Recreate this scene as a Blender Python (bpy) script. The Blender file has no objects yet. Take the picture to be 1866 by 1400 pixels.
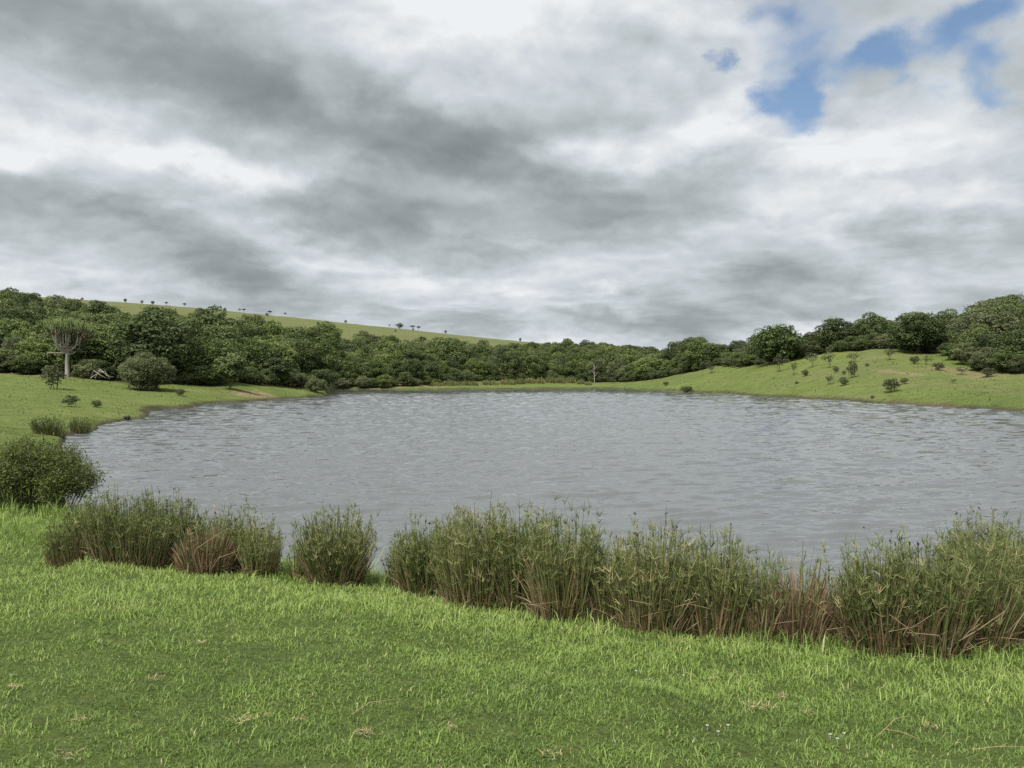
import bpy, math, random
import numpy as np

# ------------------------------------------------------------------ camera, sky, sun, exposure
sc = bpy.context.scene
C = sc.collection
FPX, CX, HOR, EYE = 1402.0, 933.0, 690.0, 2.3      # focal length / centre / horizon of the photograph in its pixels, eye above water
cam_d = bpy.data.cameras.new('camera')
cam_d.sensor_width = 36.0
cam_d.lens = 36.0 * FPX / 1866.0
cam_d.clip_start = 0.05
cam_d.clip_end = 20000
cam = bpy.data.objects.new('camera', cam_d)
C.objects.link(cam)
cam.location = (0, 0, EYE)
cam.rotation_euler = (math.radians(90) - math.atan(10.0 / FPX), 0, 0)
sc.camera = cam

SUN_DIR = np.array((-0.30, -0.42, 0.86))
SUN_DIR /= np.linalg.norm(SUN_DIR)
SUN_EL = math.asin(SUN_DIR[2])
SUN_AZ = math.atan2(SUN_DIR[0], SUN_DIR[1])
SUN_STRENGTH = 3.6
sun_d = bpy.data.lights.new('sun', 'SUN')
sun_d.energy = SUN_STRENGTH
sun_d.angle = math.radians(14)
sun_d.color = (1.0, 0.96, 0.88)
sun = bpy.data.objects.new('sun', sun_d)
C.objects.link(sun)
from mathutils import Vector
sun.rotation_euler = Vector(SUN_DIR).to_track_quat('Z', 'Y').to_euler()

sc.view_settings.view_transform = 'Standard'
sc.view_settings.look = 'None'
sc.view_settings.gamma = 1
sc.view_settings.use_curve_mapping = False
EXPOSURE = 0.5
sc.view_settings.exposure = EXPOSURE
sc.render.engine = 'CYCLES'
sc.cycles.max_bounces = 5
sc.cycles.diffuse_bounces = 2
sc.cycles.glossy_bounces = 2
sc.cycles.transmission_bounces = 2
sc.cycles.use_denoising = False
sc.cycles.sample_clamp_direct = 6
sc.cycles.sample_clamp_indirect = 4


class NT:
    """small helper to write node trees"""
    def __init__(self, tree):
        self.t = tree

    def n(self, typ, **kw):
        nd = self.t.nodes.new(typ)
        for k, v in kw.items():
            setattr(nd, k, v)
        return nd

    def put(self, sock, v):
        if hasattr(v, 'is_linked') or isinstance(v, bpy.types.NodeSocket):
            self.t.links.new(v, sock)
        else:
            sock.default_value = v

    def math(self, op, a, b=None, c=None, clamp=False):
        nd = self.n('ShaderNodeMath', operation=op, use_clamp=clamp)
        self.put(nd.inputs[0], a)
        if b is not None:
            self.put(nd.inputs[1], b)
        if c is not None:
            self.put(nd.inputs[2], c)
        return nd.outputs[0]

    def vmath(self, op, a, b=None, scale=None):
        nd = self.n('ShaderNodeVectorMath', operation=op)
        self.put(nd.inputs[0], a)
        if b is not None:
            self.put(nd.inputs[1], b)
        if scale is not None:
            self.put(nd.inputs['Scale'], scale)
        return nd.outputs['Value'] if op in ('LENGTH', 'DOT_PRODUCT', 'DISTANCE') else nd.outputs['Vector']

    def comb(self, x, y, z):
        nd = self.n('ShaderNodeCombineXYZ')
        for i, v in enumerate((x, y, z)):
            self.put(nd.inputs[i], v)
        return nd.outputs[0]

    def sep(self, v):
        nd = self.n('ShaderNodeSeparateXYZ')
        self.put(nd.inputs[0], v)
        return nd.outputs

    def noise(self, vec, scale, detail=5.0, rough=0.55, dist=0.0, color=False, lac=2.0):
        nd = self.n('ShaderNodeTexNoise')
        if vec is not None:
            self.put(nd.inputs['Vector'], vec)
        nd.inputs['Scale'].default_value = scale
        nd.inputs['Detail'].default_value = detail
        nd.inputs['Roughness'].default_value = rough
        nd.inputs['Lacunarity'].default_value = lac
        nd.inputs['Distortion'].default_value = dist
        return nd.outputs['Color'] if color else nd.outputs['Fac']

    def maprange(self, v, a, b, c, d, smooth=False):
        nd = self.n('ShaderNodeMapRange', interpolation_type='SMOOTHSTEP' if smooth else 'LINEAR')
        self.put(nd.inputs[0], v)
        for i, q in enumerate((a, b, c, d)):
            self.put(nd.inputs[1 + i], q)
        return nd.outputs[0]

    def ramp(self, fac, stops):
        nd = self.n('ShaderNodeValToRGB')
        el = nd.color_ramp.elements
        while len(el) < len(stops):
            el.new(0.5)
        for e, (p, c) in zip(el, stops):
            e.position = p
            e.color = (c[0], c[1], c[2], 1)
        self.put(nd.inputs[0], fac)
        return nd.outputs[0]

    def mix(self, fac, a, b, mode='MIX'):
        nd = self.n('ShaderNodeMix', data_type='RGBA', blend_type=mode)
        self.put(nd.inputs[0], fac)
        for i, v in ((6, a), (7, b)):
            self.put(nd.inputs[i], v if not isinstance(v, tuple) else (*v[:3], 1))
        return nd.outputs[2]


def lin(r, g, b):
    f = lambda c: (c / 255 / 12.92) if c / 255 <= 0.04045 else ((c / 255 + 0.055) / 1.055) ** 2.4
    return (f(r), f(g), f(b))


# ---- the sky: blue air behind a broken layer of stratocumulus
world = bpy.data.worlds.new('World')
sc.world = world
world.use_nodes = True
SKY_STRENGTH = 0.1
wt = world.node_tree
wt.nodes.clear()
W = NT(wt)
out = W.n('ShaderNodeOutputWorld')
bg = W.n('ShaderNodeBackground')
bg.inputs[1].default_value = SKY_STRENGTH
wt.links.new(bg.outputs[0], out.inputs[0])
sky = W.n('ShaderNodeTexSky', sky_type='NISHITA', sun_disc=False)
sky.sun_elevation = SUN_EL
sky.sun_rotation = SUN_AZ
sky.altitude = 50
sky.air_density = 1.0
sky.dust_density = 0.5
sky.ozone_density = 2.0
gen = W.n('ShaderNodeTexCoord').outputs['Generated']
dx, dy, dz = W.sep(gen)
zc = W.math('MAXIMUM', dz, 0.0)
inv = W.math('DIVIDE', 1.0, W.math('ADD', zc, 0.24))
plane = W.comb(W.math('MULTIPLY', dx, inv), W.math('MULTIPLY', dy, inv), 0.0)    # the cloud sheet seen from below
invy = W.math('DIVIDE', 1.0, W.math('MAXIMUM', dy, 0.2))
uv = W.comb(W.math('MULTIPLY', dx, invy), W.math('MULTIPLY', dz, invy), 0.0)      # bearing and height of a direction
pw = W.noise(plane, 0.9, 5, 0.55, 0.3, color=True)
qv = W.vmath('MULTIPLY', gen, (1.0, 1.0, 1.45))
w1 = W.vmath('SUBTRACT', W.noise(qv, 3.2, 4, 0.5, color=True), (0.5, 0.5, 0.5))
w2 = W.vmath('SUBTRACT', W.noise(qv, 13.0, 6, 0.6, color=True), (0.5, 0.5, 0.5))
uvw = W.vmath('ADD', uv, W.vmath('MULTIPLY', w1, (0.34, 0.15, 0.0)))
uvw = W.vmath('ADD', uvw, W.vmath('MULTIPLY', w2, (0.11, 0.08, 0.0)))


def blobs(lst):
    acc = None
    for (px, py, a, b, ang, amp) in lst:
        mp = W.n('ShaderNodeMapping', vector_type='TEXTURE')
        W.put(mp.inputs[0], uvw)
        mp.inputs['Location'].default_value = ((px - CX) / FPX, (HOR - py) / FPX, 0)
        mp.inputs['Rotation'].default_value = (0, 0, math.radians(-ang))
        mp.inputs['Scale'].default_value = (a / FPX, b / FPX, 1)
        r = W.vmath('LENGTH', mp.outputs[0])
        s = W.maprange(r, 1.0, 0.0, 0.0, amp, True)
        acc = s if acc is None else W.math('ADD', acc, s)
    return acc


SKY_BASE = 0.66
CLOUD = [
    (300, 110, 480, 150, 18, -.29), (640, 225, 600, 150, 12, -.36), (930, 270, 500, 140, 0, -.32), (1080, 130, 260, 160, 0, -.12),
    (600, 385, 360, 75, 10, -.30), (330, 425, 430, 58, 17, -.28), (560, 500, 320, 52, 8, -.20), (40, 380, 220, 60, 15, -.14),
    (1190, 400, 320, 95, -8, -.32), (1440, 485, 360, 85, -4, -.30), (1350, 565, 420, 42, 0, -.20), (950, 570, 360, 34, 3, -.15),
    (1700, 490, 260, 60, -5, -.16), (40, 30, 260, 110, 0, -.14), (850, 470, 260, 36, 4, -.14), (1600, 345, 160, 34, -8, -.12),
    (800, -10, 640, 150, 0, .30), (590, 168, 95, 85, 0, .30), (10, 235, 220, 75, 18, .22), (330, 292, 420, 46, 17, .22),
    (180, 505, 420, 55, 8, .18), (745, 440, 110, 42, 0, .22), (1230, 265, 360, 80, -10, .30), (1640, 290, 420, 100, 3, .34),
    (1770, 380, 240, 70, 0, .32), (1300, 90, 260, 200, 30, .24), (1120, 545, 130, 30, 0, .22), (1490, 590, 240, 34, 0, .24),
    (900, 620, 700, 30, 0, .12), (1560, 60, 400, 120, 0, .16), (500, 340, 130, 40, 15, .10), (60, 300, 130, 36, 20, .16), (1720, 195, 280, 110, 0, .30), (1480, 330, 260, 80, 0, .14),
]
pwarp = W.vmath('ADD', plane, W.vmath('MULTIPLY', W.vmath('SUBTRACT', pw, (0.5, 0.5, 0.5)), (0.40, 0.40, 0)))
d1 = W.noise(pwarp, 2.0, 8, 0.50)
d2 = W.noise(qv, 6.5, 8, 0.52, 0.15)
d3 = W.noise(pwarp, 5.5, 8, 0.55, color=True)
# single cloud heaps in the layer: dark base in the middle, bright thin rims and gaps between
vwarp = W.vmath('ADD', pwarp, W.vmath('MULTIPLY', W.vmath('SUBTRACT', d3, (0.5, 0.5, 0.5)), (0.50, 0.50, 0)))
vo = W.n('ShaderNodeTexVoronoi', feature='SMOOTH_F1', voronoi_dimensions='2D')
row_a = W.vmath('DOT_PRODUCT', vwarp, (0.75, 0.66, 0.0))      # the heaps lie in rows drawn out along the wind
row_b = W.vmath('DOT_PRODUCT', vwarp, (-0.66, 0.75, 0.0))
W.put(vo.inputs['Vector'], W.comb(W.math('MULTIPLY', row_a, 0.75), W.math('MULTIPLY', row_b, 1.10), 0.0))
vo.inputs['Scale'].default_value = 1.5
vo.inputs['Smoothness'].default_value = 0.35
heap = W.maprange(vo.outputs['Distance'], 0.15, 0.72, -0.12, 0.17, True)
tval = W.math('ADD', SKY_BASE, blobs(CLOUD))
tval = W.math('ADD', tval, heap)
tval = W.math('ADD', tval, W.math('MULTIPLY', W.math('SUBTRACT', d1, 0.5), 0.22))
tval = W.math('ADD', tval, W.math('MULTIPLY', W.math('SUBTRACT', d2, 0.5), 0.28))
d4 = W.noise(W.vmath('ADD', pwarp, W.vmath('MULTIPLY', d3, (0.10, 0.10, 0))), 4.4, 9, 0.50)      # small billows
d4u = W.noise(W.vmath('ADD', W.vmath('ADD', pwarp, W.vmath('MULTIPLY', d3, (0.10, 0.10, 0))), (0.0, -0.045, 0.0)), 4.4, 9, 0.50)
tval = W.math('ADD', tval, W.math('MULTIPLY', W.math('SUBTRACT', d4, 0.5), 0.27))
tval = W.math('ADD', tval, W.math('MULTIPLY', W.math('SUBTRACT', d4, d4u), 0.50))
d2u = W.noise(W.vmath('ADD', qv, (0.0, -0.012, 0.03)), 6.5, 8, 0.52, 0.15)      # lit upper edges of the billows
tval = W.math('ADD', tval, W.math('MULTIPLY', W.math('SUBTRACT', d2, d2u), 0.5))
tval = W.math('MAXIMUM', W.math('MINIMUM', tval, 1.0), 0.0)
S = 1.0 / SKY_STRENGTH / 2 ** EXPOSURE
cl = W.ramp(tval, [(0.0, lin(132, 139, 143)), (0.28, lin(155, 162, 166)), (0.55, lin(182, 190, 194)),
                   (0.8, lin(211, 217, 222)), (1.0, lin(238, 241, 243))])
cl = W.vmath('SCALE', cl, scale=S)
BLUE = [(1405, 225, 130, 75, -30, 1.25), (1475, 160, 100, 45, -35, .55), (1585, 105, 75, 66, -50, 1.0), (1242, 122, 40, 34, 0, 1.0),
        (1775, 55, 190, 70, -22, 1.05), (1840, 120, 90, 60, 0, .7), (1800, 158, 60, 34, -10, .8), (1400, 60, 90, 60, -40, .5), (1350, 30, 70, 50, 0, .45),
        (1640, 95, 240, 50, -20, .2), (1560, 20, 620, 240, 0, .55), (1450, 130, 160, 120, -30, .3), (1700, 130, 220, 90, -20, .25)]
gap0 = blobs(BLUE)
wisp = W.math('MINIMUM', W.math('MULTIPLY', gap0, 2.5), 1.0)
gap = W.math('ADD', gap0, W.math('MULTIPLY', wisp, W.math('MULTIPLY', W.math('SUBTRACT', d2, 0.5), 1.6)))
gap = W.math('ADD', gap, W.math('MULTIPLY', wisp, W.math('MULTIPLY', W.math('SUBTRACT', d4, 0.5), 2.6)))
gap = W.maprange(gap, 0.12, 1.35, 0.0, 0.97, True)
air = W.vmath('MULTIPLY', sky.outputs[0], (1.0, 1.0, 0.97))
wt.links.new(W.mix(gap, cl, air), bg.inputs[0])

# ------------------------------------------------------------------ helpers
rng = np.random.default_rng(7)
random.seed(7)


def make_mesh(name, verts, quads=None, tris=None, mat=None, attrs=None, smooth=False):
    verts = np.asarray(verts, np.float32).reshape(-1, 3)
    me = bpy.data.meshes.new(name)
    loops, tot = [], []
    if quads is not None and len(quads):
        q = np.asarray(quads, np.int32).reshape(-1, 4)
        loops.append(q.ravel()); tot.append(np.full(len(q), 4, np.int32))
    if tris is not None and len(tris):
        q = np.asarray(tris, np.int32).reshape(-1, 3)
        loops.append(q.ravel()); tot.append(np.full(len(q), 3, np.int32))
    loops = np.concatenate(loops); tot = np.concatenate(tot)
    me.vertices.add(len(verts)); me.vertices.foreach_set('co', verts.ravel())
    me.loops.add(len(loops)); me.loops.foreach_set('vertex_index', loops)
    me.polygons.add(len(tot))
    me.polygons.foreach_set('loop_start', np.concatenate(([0], np.cumsum(tot)[:-1])).astype(np.int32))
    me.polygons.foreach_set('loop_total', tot)
    if smooth:
        me.polygons.foreach_set('use_smooth', np.ones(len(tot), bool))
    for k, v in (attrs or {}).items():
        a = me.attributes.new(k, 'FLOAT', 'POINT')
        a.data.foreach_set('value', np.asarray(v, np.float32).ravel())
    me.update(calc_edges=True)
    if mat:
        me.materials.append(mat)
    return me


class Geo:
    """collects vertices, quads and per-vertex 'tint' / 'along' values"""
    def __init__(self):
        self.v, self.q, self.a, self.b, self.n = [], [], [], [], 0

    def add(self, v, q, tint, along):
        v = np.asarray(v, float).reshape(-1, 3)
        self.v.append(v); self.q.append(np.asarray(q).reshape(-1, 4) + self.n)
        self.a.append(np.broadcast_to(tint, (len(v),)).astype(float)); self.b.append(np.broadcast_to(along, (len(v),)).astype(float))
        self.n += len(v)

    def ribbons(self, P, Wd, side, tint):
        """P (N,K,3) centre lines, Wd (N,K) half widths, side (N,3)"""
        N, K, _ = P.shape
        s = side[:, None, :] * Wd[:, :, None]
        V = np.stack((P - s, P + s), 2).reshape(-1, 3)
        base = (np.arange(N) * K * 2)[:, None] + (np.arange(K - 1) * 2)[None, :]
        q = np.stack((base, base + 1, base + 3, base + 2), -1)
        al = np.broadcast_to(np.linspace(0, 1, K)[None, :, None], (N, K, 2)).ravel()
        self.add(V, q, np.broadcast_to(np.asarray(tint)[:, None, None], (N, K, 2)).ravel(), al)

    def blades(self, P, Wd, side, tint):
        """grass blades: a quad and a pointed tip; P (N,3,3)"""
        N = len(P)
        s = side[:, None, :] * Wd[:, :2, None]
        V = np.concatenate((np.stack((P[:, :2] - s, P[:, :2] + s), 2).reshape(N, 4, 3), P[:, 2:3]), 1)
        k = (np.arange(N) * 5)[:, None]
        self.t = getattr(self, 't', []) + [np.concatenate((k + 2, k + 3, k + 4), 1) + self.n]
        self.add(V.reshape(-1, 3), np.concatenate((k, k + 1, k + 3, k + 2), 1), np.repeat(np.asarray(tint), 5), np.tile((0, 0, .5, .5, 1.0), N))

    def tube(self, pts, rad, sides=6, tint=0.5):
        pts = np.asarray(pts, float); K = len(pts)
        rad = np.broadcast_to(rad, (K,))
        d = np.gradient(pts, axis=0); d /= np.linalg.norm(d, axis=1)[:, None] + 1e-9
        ref = np.array((0.31, 0.93, 0.2)) if abs(d[0][1]) < 0.8 else np.array((0.9, 0.1, 0.3))
        a = np.cross(d, ref); a /= np.linalg.norm(a, axis=1)[:, None] + 1e-9
        b = np.cross(d, a)
        th = np.arange(sides) * 2 * math.pi / sides
        ring = a[:, None, :] * np.cos(th)[None, :, None] + b[:, None, :] * np.sin(th)[None, :, None]
        V = pts[:, None, :] + ring * rad[:, None, None]
        q = []
        for k in range(K - 1):
            for s in range(sides):
                s2 = (s + 1) % sides
                q.append((k * sides + s, k * sides + s2, (k + 1) * sides + s2, (k + 1) * sides + s))
        if sides == 4 or sides == 6:
            e = (K - 1) * sides
            q.append(tuple(e + i for i in range(4)))
            if sides == 6:
                q.append((e, e + 3, e + 4, e + 5))
        self.add(V.reshape(-1, 3), q, tint, np.repeat(np.linspace(0, 1, K), sides))

    def leaves(self, cen, nrm, size, aspect, tint):
        """diamond leaves at cen facing nrm"""
        N = len(cen)
        r = rng.normal(size=(N, 3))
        a = np.cross(nrm, r); a /= np.linalg.norm(a, axis=1)[:, None] + 1e-9
        b = np.cross(nrm, a); b /= np.linalg.norm(b, axis=1)[:, None] + 1e-9
        L = (np.asarray(size) * np.ones(N))[:, None]
        Wd = L * aspect
        lift = nrm * L * 0.18
        V = np.stack((cen - a * L, cen - b * Wd + lift, cen + a * L, cen + b * Wd + lift), 1)
        q = np.arange(N * 4).reshape(N, 4)
        self.add(V, q, np.repeat(tint, 4), 0.5)

    def mesh(self, name, mat, smooth=False):
        return make_mesh(name, np.concatenate(self.v), np.concatenate(self.q), np.concatenate(self.t) if hasattr(self, 't') else None, mat,
                         {'tint': np.concatenate(self.a), 'along': np.concatenate(self.b)}, smooth)


def hash2(i, j, seed):
    h = (i.astype(np.int64) * 374761393 + j.astype(np.int64) * 668265263 + seed * 974711) & 0x7fffffff
    h = ((h ^ (h >> 13)) * 1274126177) & 0x7fffffff
    return ((h ^ (h >> 16)) & 0xffff) / 65535.0


def vnoise(x, y, seed=0):
    x = np.asarray(x, float); y = np.asarray(y, float)
    i, j = np.floor(x), np.floor(y)
    fx, fy = x - i, y - j
    fx, fy = fx * fx * (3 - 2 * fx), fy * fy * (3 - 2 * fy)
    a, b, c, d = hash2(i, j, seed), hash2(i + 1, j, seed), hash2(i, j + 1, seed), hash2(i + 1, j + 1, seed)
    return (a * (1 - fx) + b * fx) * (1 - fy) + (c * (1 - fx) + d * fx) * fy


def fbm(x, y, seed=0, octv=4):
    s, amp, tot = 0, 1.0, 0
    for k in range(octv):
        s = s + amp * vnoise(np.asarray(x) * 2 ** k, np.asarray(y) * 2 ** k, seed + k)
        tot += amp; amp *= 0.5
    return s / tot


def tag(o, label=None, cat=None, group=None, kind=None):
    if label: o['label'] = label
    if cat: o['category'] = cat
    if group: o['group'] = group
    if kind: o['kind'] = kind
    return o


def obj(name, me, parent=None, loc=(0, 0, 0), rz=0.0, scale=1.0):
    o = bpy.data.objects.new(name, me)
    C.objects.link(o)
    o.location = loc; o.rotation_euler = (0, 0, rz)
    o.scale = (scale,) * 3 if np.isscalar(scale) else scale
    if parent: o.parent = parent
    return o


# ------------------------------------------------------------------ the lie of the land
def Z(py, Y):
    return EYE + (HOR - py) * Y / FPX


def prof(*pts):
    return pts


def lakep(N, F, *rest):
    """near lawn, edge of the lawn at N, far shore at F, then the rest"""
    return [(N - 2.2, .44), (N - .6, .26), (N, .13), (N + .35, 0), (N + 1.2, -.35), (N + 4, -.8), (max(F - 6, N + 5), -.8), (F, 0.0), (F + .35, .16), *rest]


COLS = [
    (-600, [(8, .45), (12, .4), (30, .9), (55, 1.6), (80, 2.9), (110, 5), (180, 16), (450, 48)]),
    (0, [(8, .4), (9.5, .3), (12, .25), (22, .30), (35, .55), (52, 1.19), (72, 2.3), (84, 2.8), (110, 5), (180, 15.5), (450, Z(538, 450))]),
    (105, [(8, .38), (9.5, .28), (12, .2), (22, .12), (29, .18), (38, .5), (53, 1.0), (74, 2.2), (84, 2.7), (110, 5), (190, 15), (450, Z(543, 450))]),
    (160, lakep(12.0, 33, (40, .45), (55, .93), (75, 1.9), (84, 2.5), (110, 5), (200, 14.8), (450, Z(547, 450)))),
    (250, lakep(9.6, 43, (55, .40), (68, 1.05), (76, 1.3), (110, 4), (220, 15), (450, Z(553, 450)))),
    (340, lakep(8.95, 58.6, (70, .62), (78, 1.05), (110, 4), (250, 16.5), (450, Z(560, 450)))),
    (430, lakep(8.75, 75, (78, .5), (84, 1.1), (110, 3.4), (250, 15), (450, Z(568.5, 450)))),
    (560, lakep(8.5, 92, (95, .5), (102, .8), (130, 3.4), (250, 12.4), (450, Z(581.5, 450)))),
    (594, lakep(8.45, 100, (103, .4), (108, .7), (130, 2.8), (250, 11.9), (450, Z(585, 450)))),
    (606, lakep(8.42, 160, (163, .7), (170, 1.5), (250, 11.5), (450, Z(586, 450)))),
    (680, lakep(8.2, 160, (163, .7), (170, 1.5), (255, 11), (450, Z(594, 450)))),
    (750, lakep(7.85, 160, (163, .6), (170, 1.4), (265, 11), (450, Z(601, 450)))),
    (800, lakep(7.64, 163, (167, .4), (182, 1.0), (270, 10.4), (450, Z(607, 450)))),
    (900, lakep(7.35, 170, (175, .35), (190, .95), (205, 1.6), (300, 10), (450, Z(617.5, 450)))),
    (1050, lakep(7.1, 179, (185, .35), (205, .85), (220, 1.5), (310, 9), (450, Z(631, 450)))),
    (1150, lakep(6.85, 161, (175, .6), (195, 1.35), (225, 2.2), (320, 8.6), (450, Z(638, 450)))),
    (1200, lakep(6.75, 148, (165, 1.0), (185, 2.3), (220, 3), (320, 8.0), (450, Z(641, 450)))),
    (1300, lakep(6.55, 124, (130, .6), (145, 2.1), (165, 5.0), (250, 7), (450, 15))),
    (1400, lakep(6.42, 100, (106, .7), (118, 2.2), (140, 5.2), (200, 8), (450, 14))),
    (1500, lakep(6.3, 85, (90, .7), (98, 1.7), (112, 3.8), (130, 6.4), (150, 7.2), (250, 9), (450, 12))),
    (1600, lakep(6.2, 71.6, (76, .5), (84, 1.5), (98, 3.6), (120, 6.6), (140, 8), (250, 11), (450, 12))),
    (1700, lakep(6.15, 63, (67, .5), (75, 1.35), (90, 3.1), (112, 5.6), (140, 9.1), (200, 12), (450, 14))),
    (1780, lakep(6.1, 58, (62, .5), (70, 1.2), (84, 2.4), (104, 5.0), (130, 9.0), (200, 13.5), (450, 15))),
    (1866, lakep(6.05, 54, (57, .4), (65, 1.15), (78, 2.2), (110, 6.6), (140, 12), (200, 16), (450, 18))),
    (2500, lakep(6.0, 50, (54, .5), (62, 1.5), (76, 3.0), (110, 8), (140, 13), (200, 17), (450, 20))),
]
LY = np.linspace(math.log(2.0), math.log(6000), 2400)
GY = np.exp(LY)
TAB, TPX = [], []
for px, pts in COLS:
    pts = [(0, .68), (2.5, .645), (4.2, .60)] + list(pts)
    if pts[3][0] < 4.4:
        pts[2:3] = []
    zr = pts[-1][1]
    pts += [(520, zr - 1.5), (700, zr - 14), (1500, -10), (6000, -20)]
    TAB.append(np.interp(GY, [p[0] for p in pts], [p[1] for p in pts])); TPX.append(px)
TAB = np.array(TAB); TPX = np.array(TPX, float)
DPX = np.arange(-600, 2501, 4.0)
_idx = np.clip(np.searchsorted(TPX, DPX) - 1, 0, len(TPX) - 2)
_t = (DPX - TPX[_idx]) / (TPX[_idx + 1] - TPX[_idx])
DT = TAB[_idx] * (1 - _t)[:, None] + TAB[_idx + 1] * _t[:, None]


def height(x, y, fine=True):
    x = np.asarray(x, float); y = np.asarray(y, float)
    ys = np.maximum(y, 2.5)
    wob = (fbm(x * .08 + 3, y * .05, 40, 3) - .5) * 0.012 * FPX * np.clip((y - 20) / 40, 0, 1)
    p = np.clip(CX + FPX * x / ys + wob, -599, 2499)
    fi = (p + 600) / 4.0
    i = np.clip(fi.astype(int), 0, len(DPX) - 2); fi = fi - i
    fj = np.clip((np.log(ys) - LY[0]) / (LY[1] - LY[0]), 0, len(LY) - 2.001)
    j = fj.astype(int); fj = fj - j
    h = (DT[i, j] * (1 - fi) + DT[i + 1, j] * fi) * (1 - fj) + (DT[i, j + 1] * (1 - fi) + DT[i + 1, j + 1] * fi) * fj
    if fine:
        land = np.clip((h - .02) / .5, 0, 1)
        far = np.clip((y - 18) / 40, 0, 1)
        h = h + land * ((fbm(x * 1.3, y * 1.3, 5, 3) - .5) * .07 + far * (fbm(x * .11, y * .11, 11, 4) - .5) * .5
                        + far * (fbm(x * .45, y * .45, 17, 3) - .5) * .22)
        edge = np.clip(1 - np.abs(h) / .3, 0, 1)
        h = h + edge * (fbm(x * (.9 - .5 * far), y * .6, 23, 4) - .5) * (.16 + .1 * far)
    return h


RAY = np.geomspace(2.6, 600, 6000)


def hit(px, py, ymin=2.6):
    """the point of the ground that is seen in this direction"""
    Y = RAY[RAY >= ymin]
    x = (px - CX) / FPX * Y
    d = height(x, Y) - Z(py, Y)
    k = int(np.argmax(d >= 0)) if (d >= 0).any() else int(np.argmax(d[Y < 470]))
    return np.array((x[k], Y[k], float(height(x[k], Y[k]))))


def column(px, Y):
    x = (px - CX) / FPX * Y
    return np.array((x, Y, float(height(x, Y))))


# treeline (where the wood starts) and its upper edge, by bearing
FPXS = [-600, 0, 150, 200, 250, 340, 430, 560, 594, 606, 750, 900, 1050, 1150, 1200, 1300, 1400, 1500, 1600, 1700, 1780, 1866, 2500]
FFRONT = [86, 86, 84, 79, 79, 83, 90, 106, 112, 160.6, 162.5, 206, 216, 200, 188, 168, 144, 136, 127, 118, 90, 84, 80]
FBPX = [-600, 0, 100, 150, 200, 300, 400, 500, 600, 700, 900, 1000, 1100, 1250, 1320, 1400, 1500, 1700, 1866, 2500]
FBACK = [225, 240, 225, 200, 190, 190, 230, 235, 240, 262, 300, 345, 400, 320, 230, 190, 175, 180, 185, 185]


def wood_front(px): return np.interp(px, FPXS, FFRONT)
def wood_back(px): return np.interp(px, FBPX, FBACK)


# ------------------------------------------------------------------ materials
def new_mat(name):
    m = bpy.data.materials.new(name)
    m.use_nodes = True
    m.node_tree.nodes.clear()
    T = NT(m.node_tree)
    o = T.n('ShaderNodeOutputMaterial')
    return m, T, o


def attr(T, name):
    return T.n('ShaderNodeAttribute', attribute_name=name).outputs['Fac']


def foliage_mat(name, stops, rand_amt=0.35, transl=0.25, along=None, rough=0.65):
    """leaf colour from the leaf's own tint, the plant's own tint, and (for stems) the place along the stem"""
    m, T, o = new_mat(name)
    rnd = T.n('ShaderNodeObjectInfo').outputs['Random']
    f = T.math('ADD', attr(T, 'tint'), T.math('MULTIPLY', T.math('SUBTRACT', rnd, 0.5), rand_amt), clamp=True)
    col = T.ramp(f, stops)
    if along:
        k = T.maprange(attr(T, 'along'), along[0], along[1], 1.0, 0.0, True)
        col = T.mix(T.math('MULTIPLY', k, along[3]), col, along[2])
    p = T.n('ShaderNodeBsdfPrincipled')
    T.put(p.inputs['Base Color'], col)
    p.inputs['Roughness'].default_value = rough
    p.inputs['Specular IOR Level'].default_value = 0.25
    tr = T.n('ShaderNodeBsdfTranslucent')
    T.put(tr.inputs[0], col)
    mx = T.n('ShaderNodeMixShader')
    mx.inputs[0].default_value = transl
    T.t.links.new(p.outputs[0], mx.inputs[1]); T.t.links.new(tr.outputs[0], mx.inputs[2])
    T.t.links.new(mx.outputs[0], o.inputs[0])
    return m


def bark_mat(name, c1, c2, scale=9.0):
    m, T, o = new_mat(name)
    pos = T.n('ShaderNodeTexCoord').outputs['Object']
    f = T.noise(T.vmath('MULTIPLY', pos, (1, 1, .3)), scale, 6, .65)
    p = T.n('ShaderNodeBsdfPrincipled')
    T.put(p.inputs['Base Color'], T.ramp(f, [(.3, c1), (.7, c2)]))
    p.inputs['Roughness'].default_value = .85
    bp = T.n('ShaderNodeBump'); bp.inputs['Distance'].default_value = .02
    T.put(bp.inputs['Height'], f); T.put(p.inputs['Normal'], bp.outputs[0])
    T.t.links.new(p.outputs[0], o.inputs[0])
    return m


M = {}
M['tree_dark'] = foliage_mat('dark_evergreen_leaf', [(0, (.048, .070, .026)), (.5, (.108, .144, .050)), (1, (.21, .25, .092))], .5)
M['tree_olive'] = foliage_mat('olive_grey_leaf', [(0, (.066, .082, .038)), (.5, (.142, .166, .076)), (1, (.25, .27, .135))], .5)
M['tree_bright'] = foliage_mat('fresh_green_leaf', [(0, (.058, .090, .027)), (.5, (.140, .188, .055)), (1, (.26, .315, .10))], .45)
M['dome'] = foliage_mat('dome_tree_leaf', [(0, (.045, .070, .024)), (.5, (.098, .140, .044)), (1, (.20, .25, .085))], 0)
M['shrub'] = foliage_mat('dusty_shrub_leaf', [(0, (.050, .062, .028)), (.5, (.095, .110, .050)), (1, (.16, .17, .085))], .5)
M['bush_near'] = foliage_mat('sedge_bush_leaf', [(0, (.075, .100, .028)), (.5, (.155, .190, .055)), (1, (.27, .29, .10))], .2)
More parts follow.
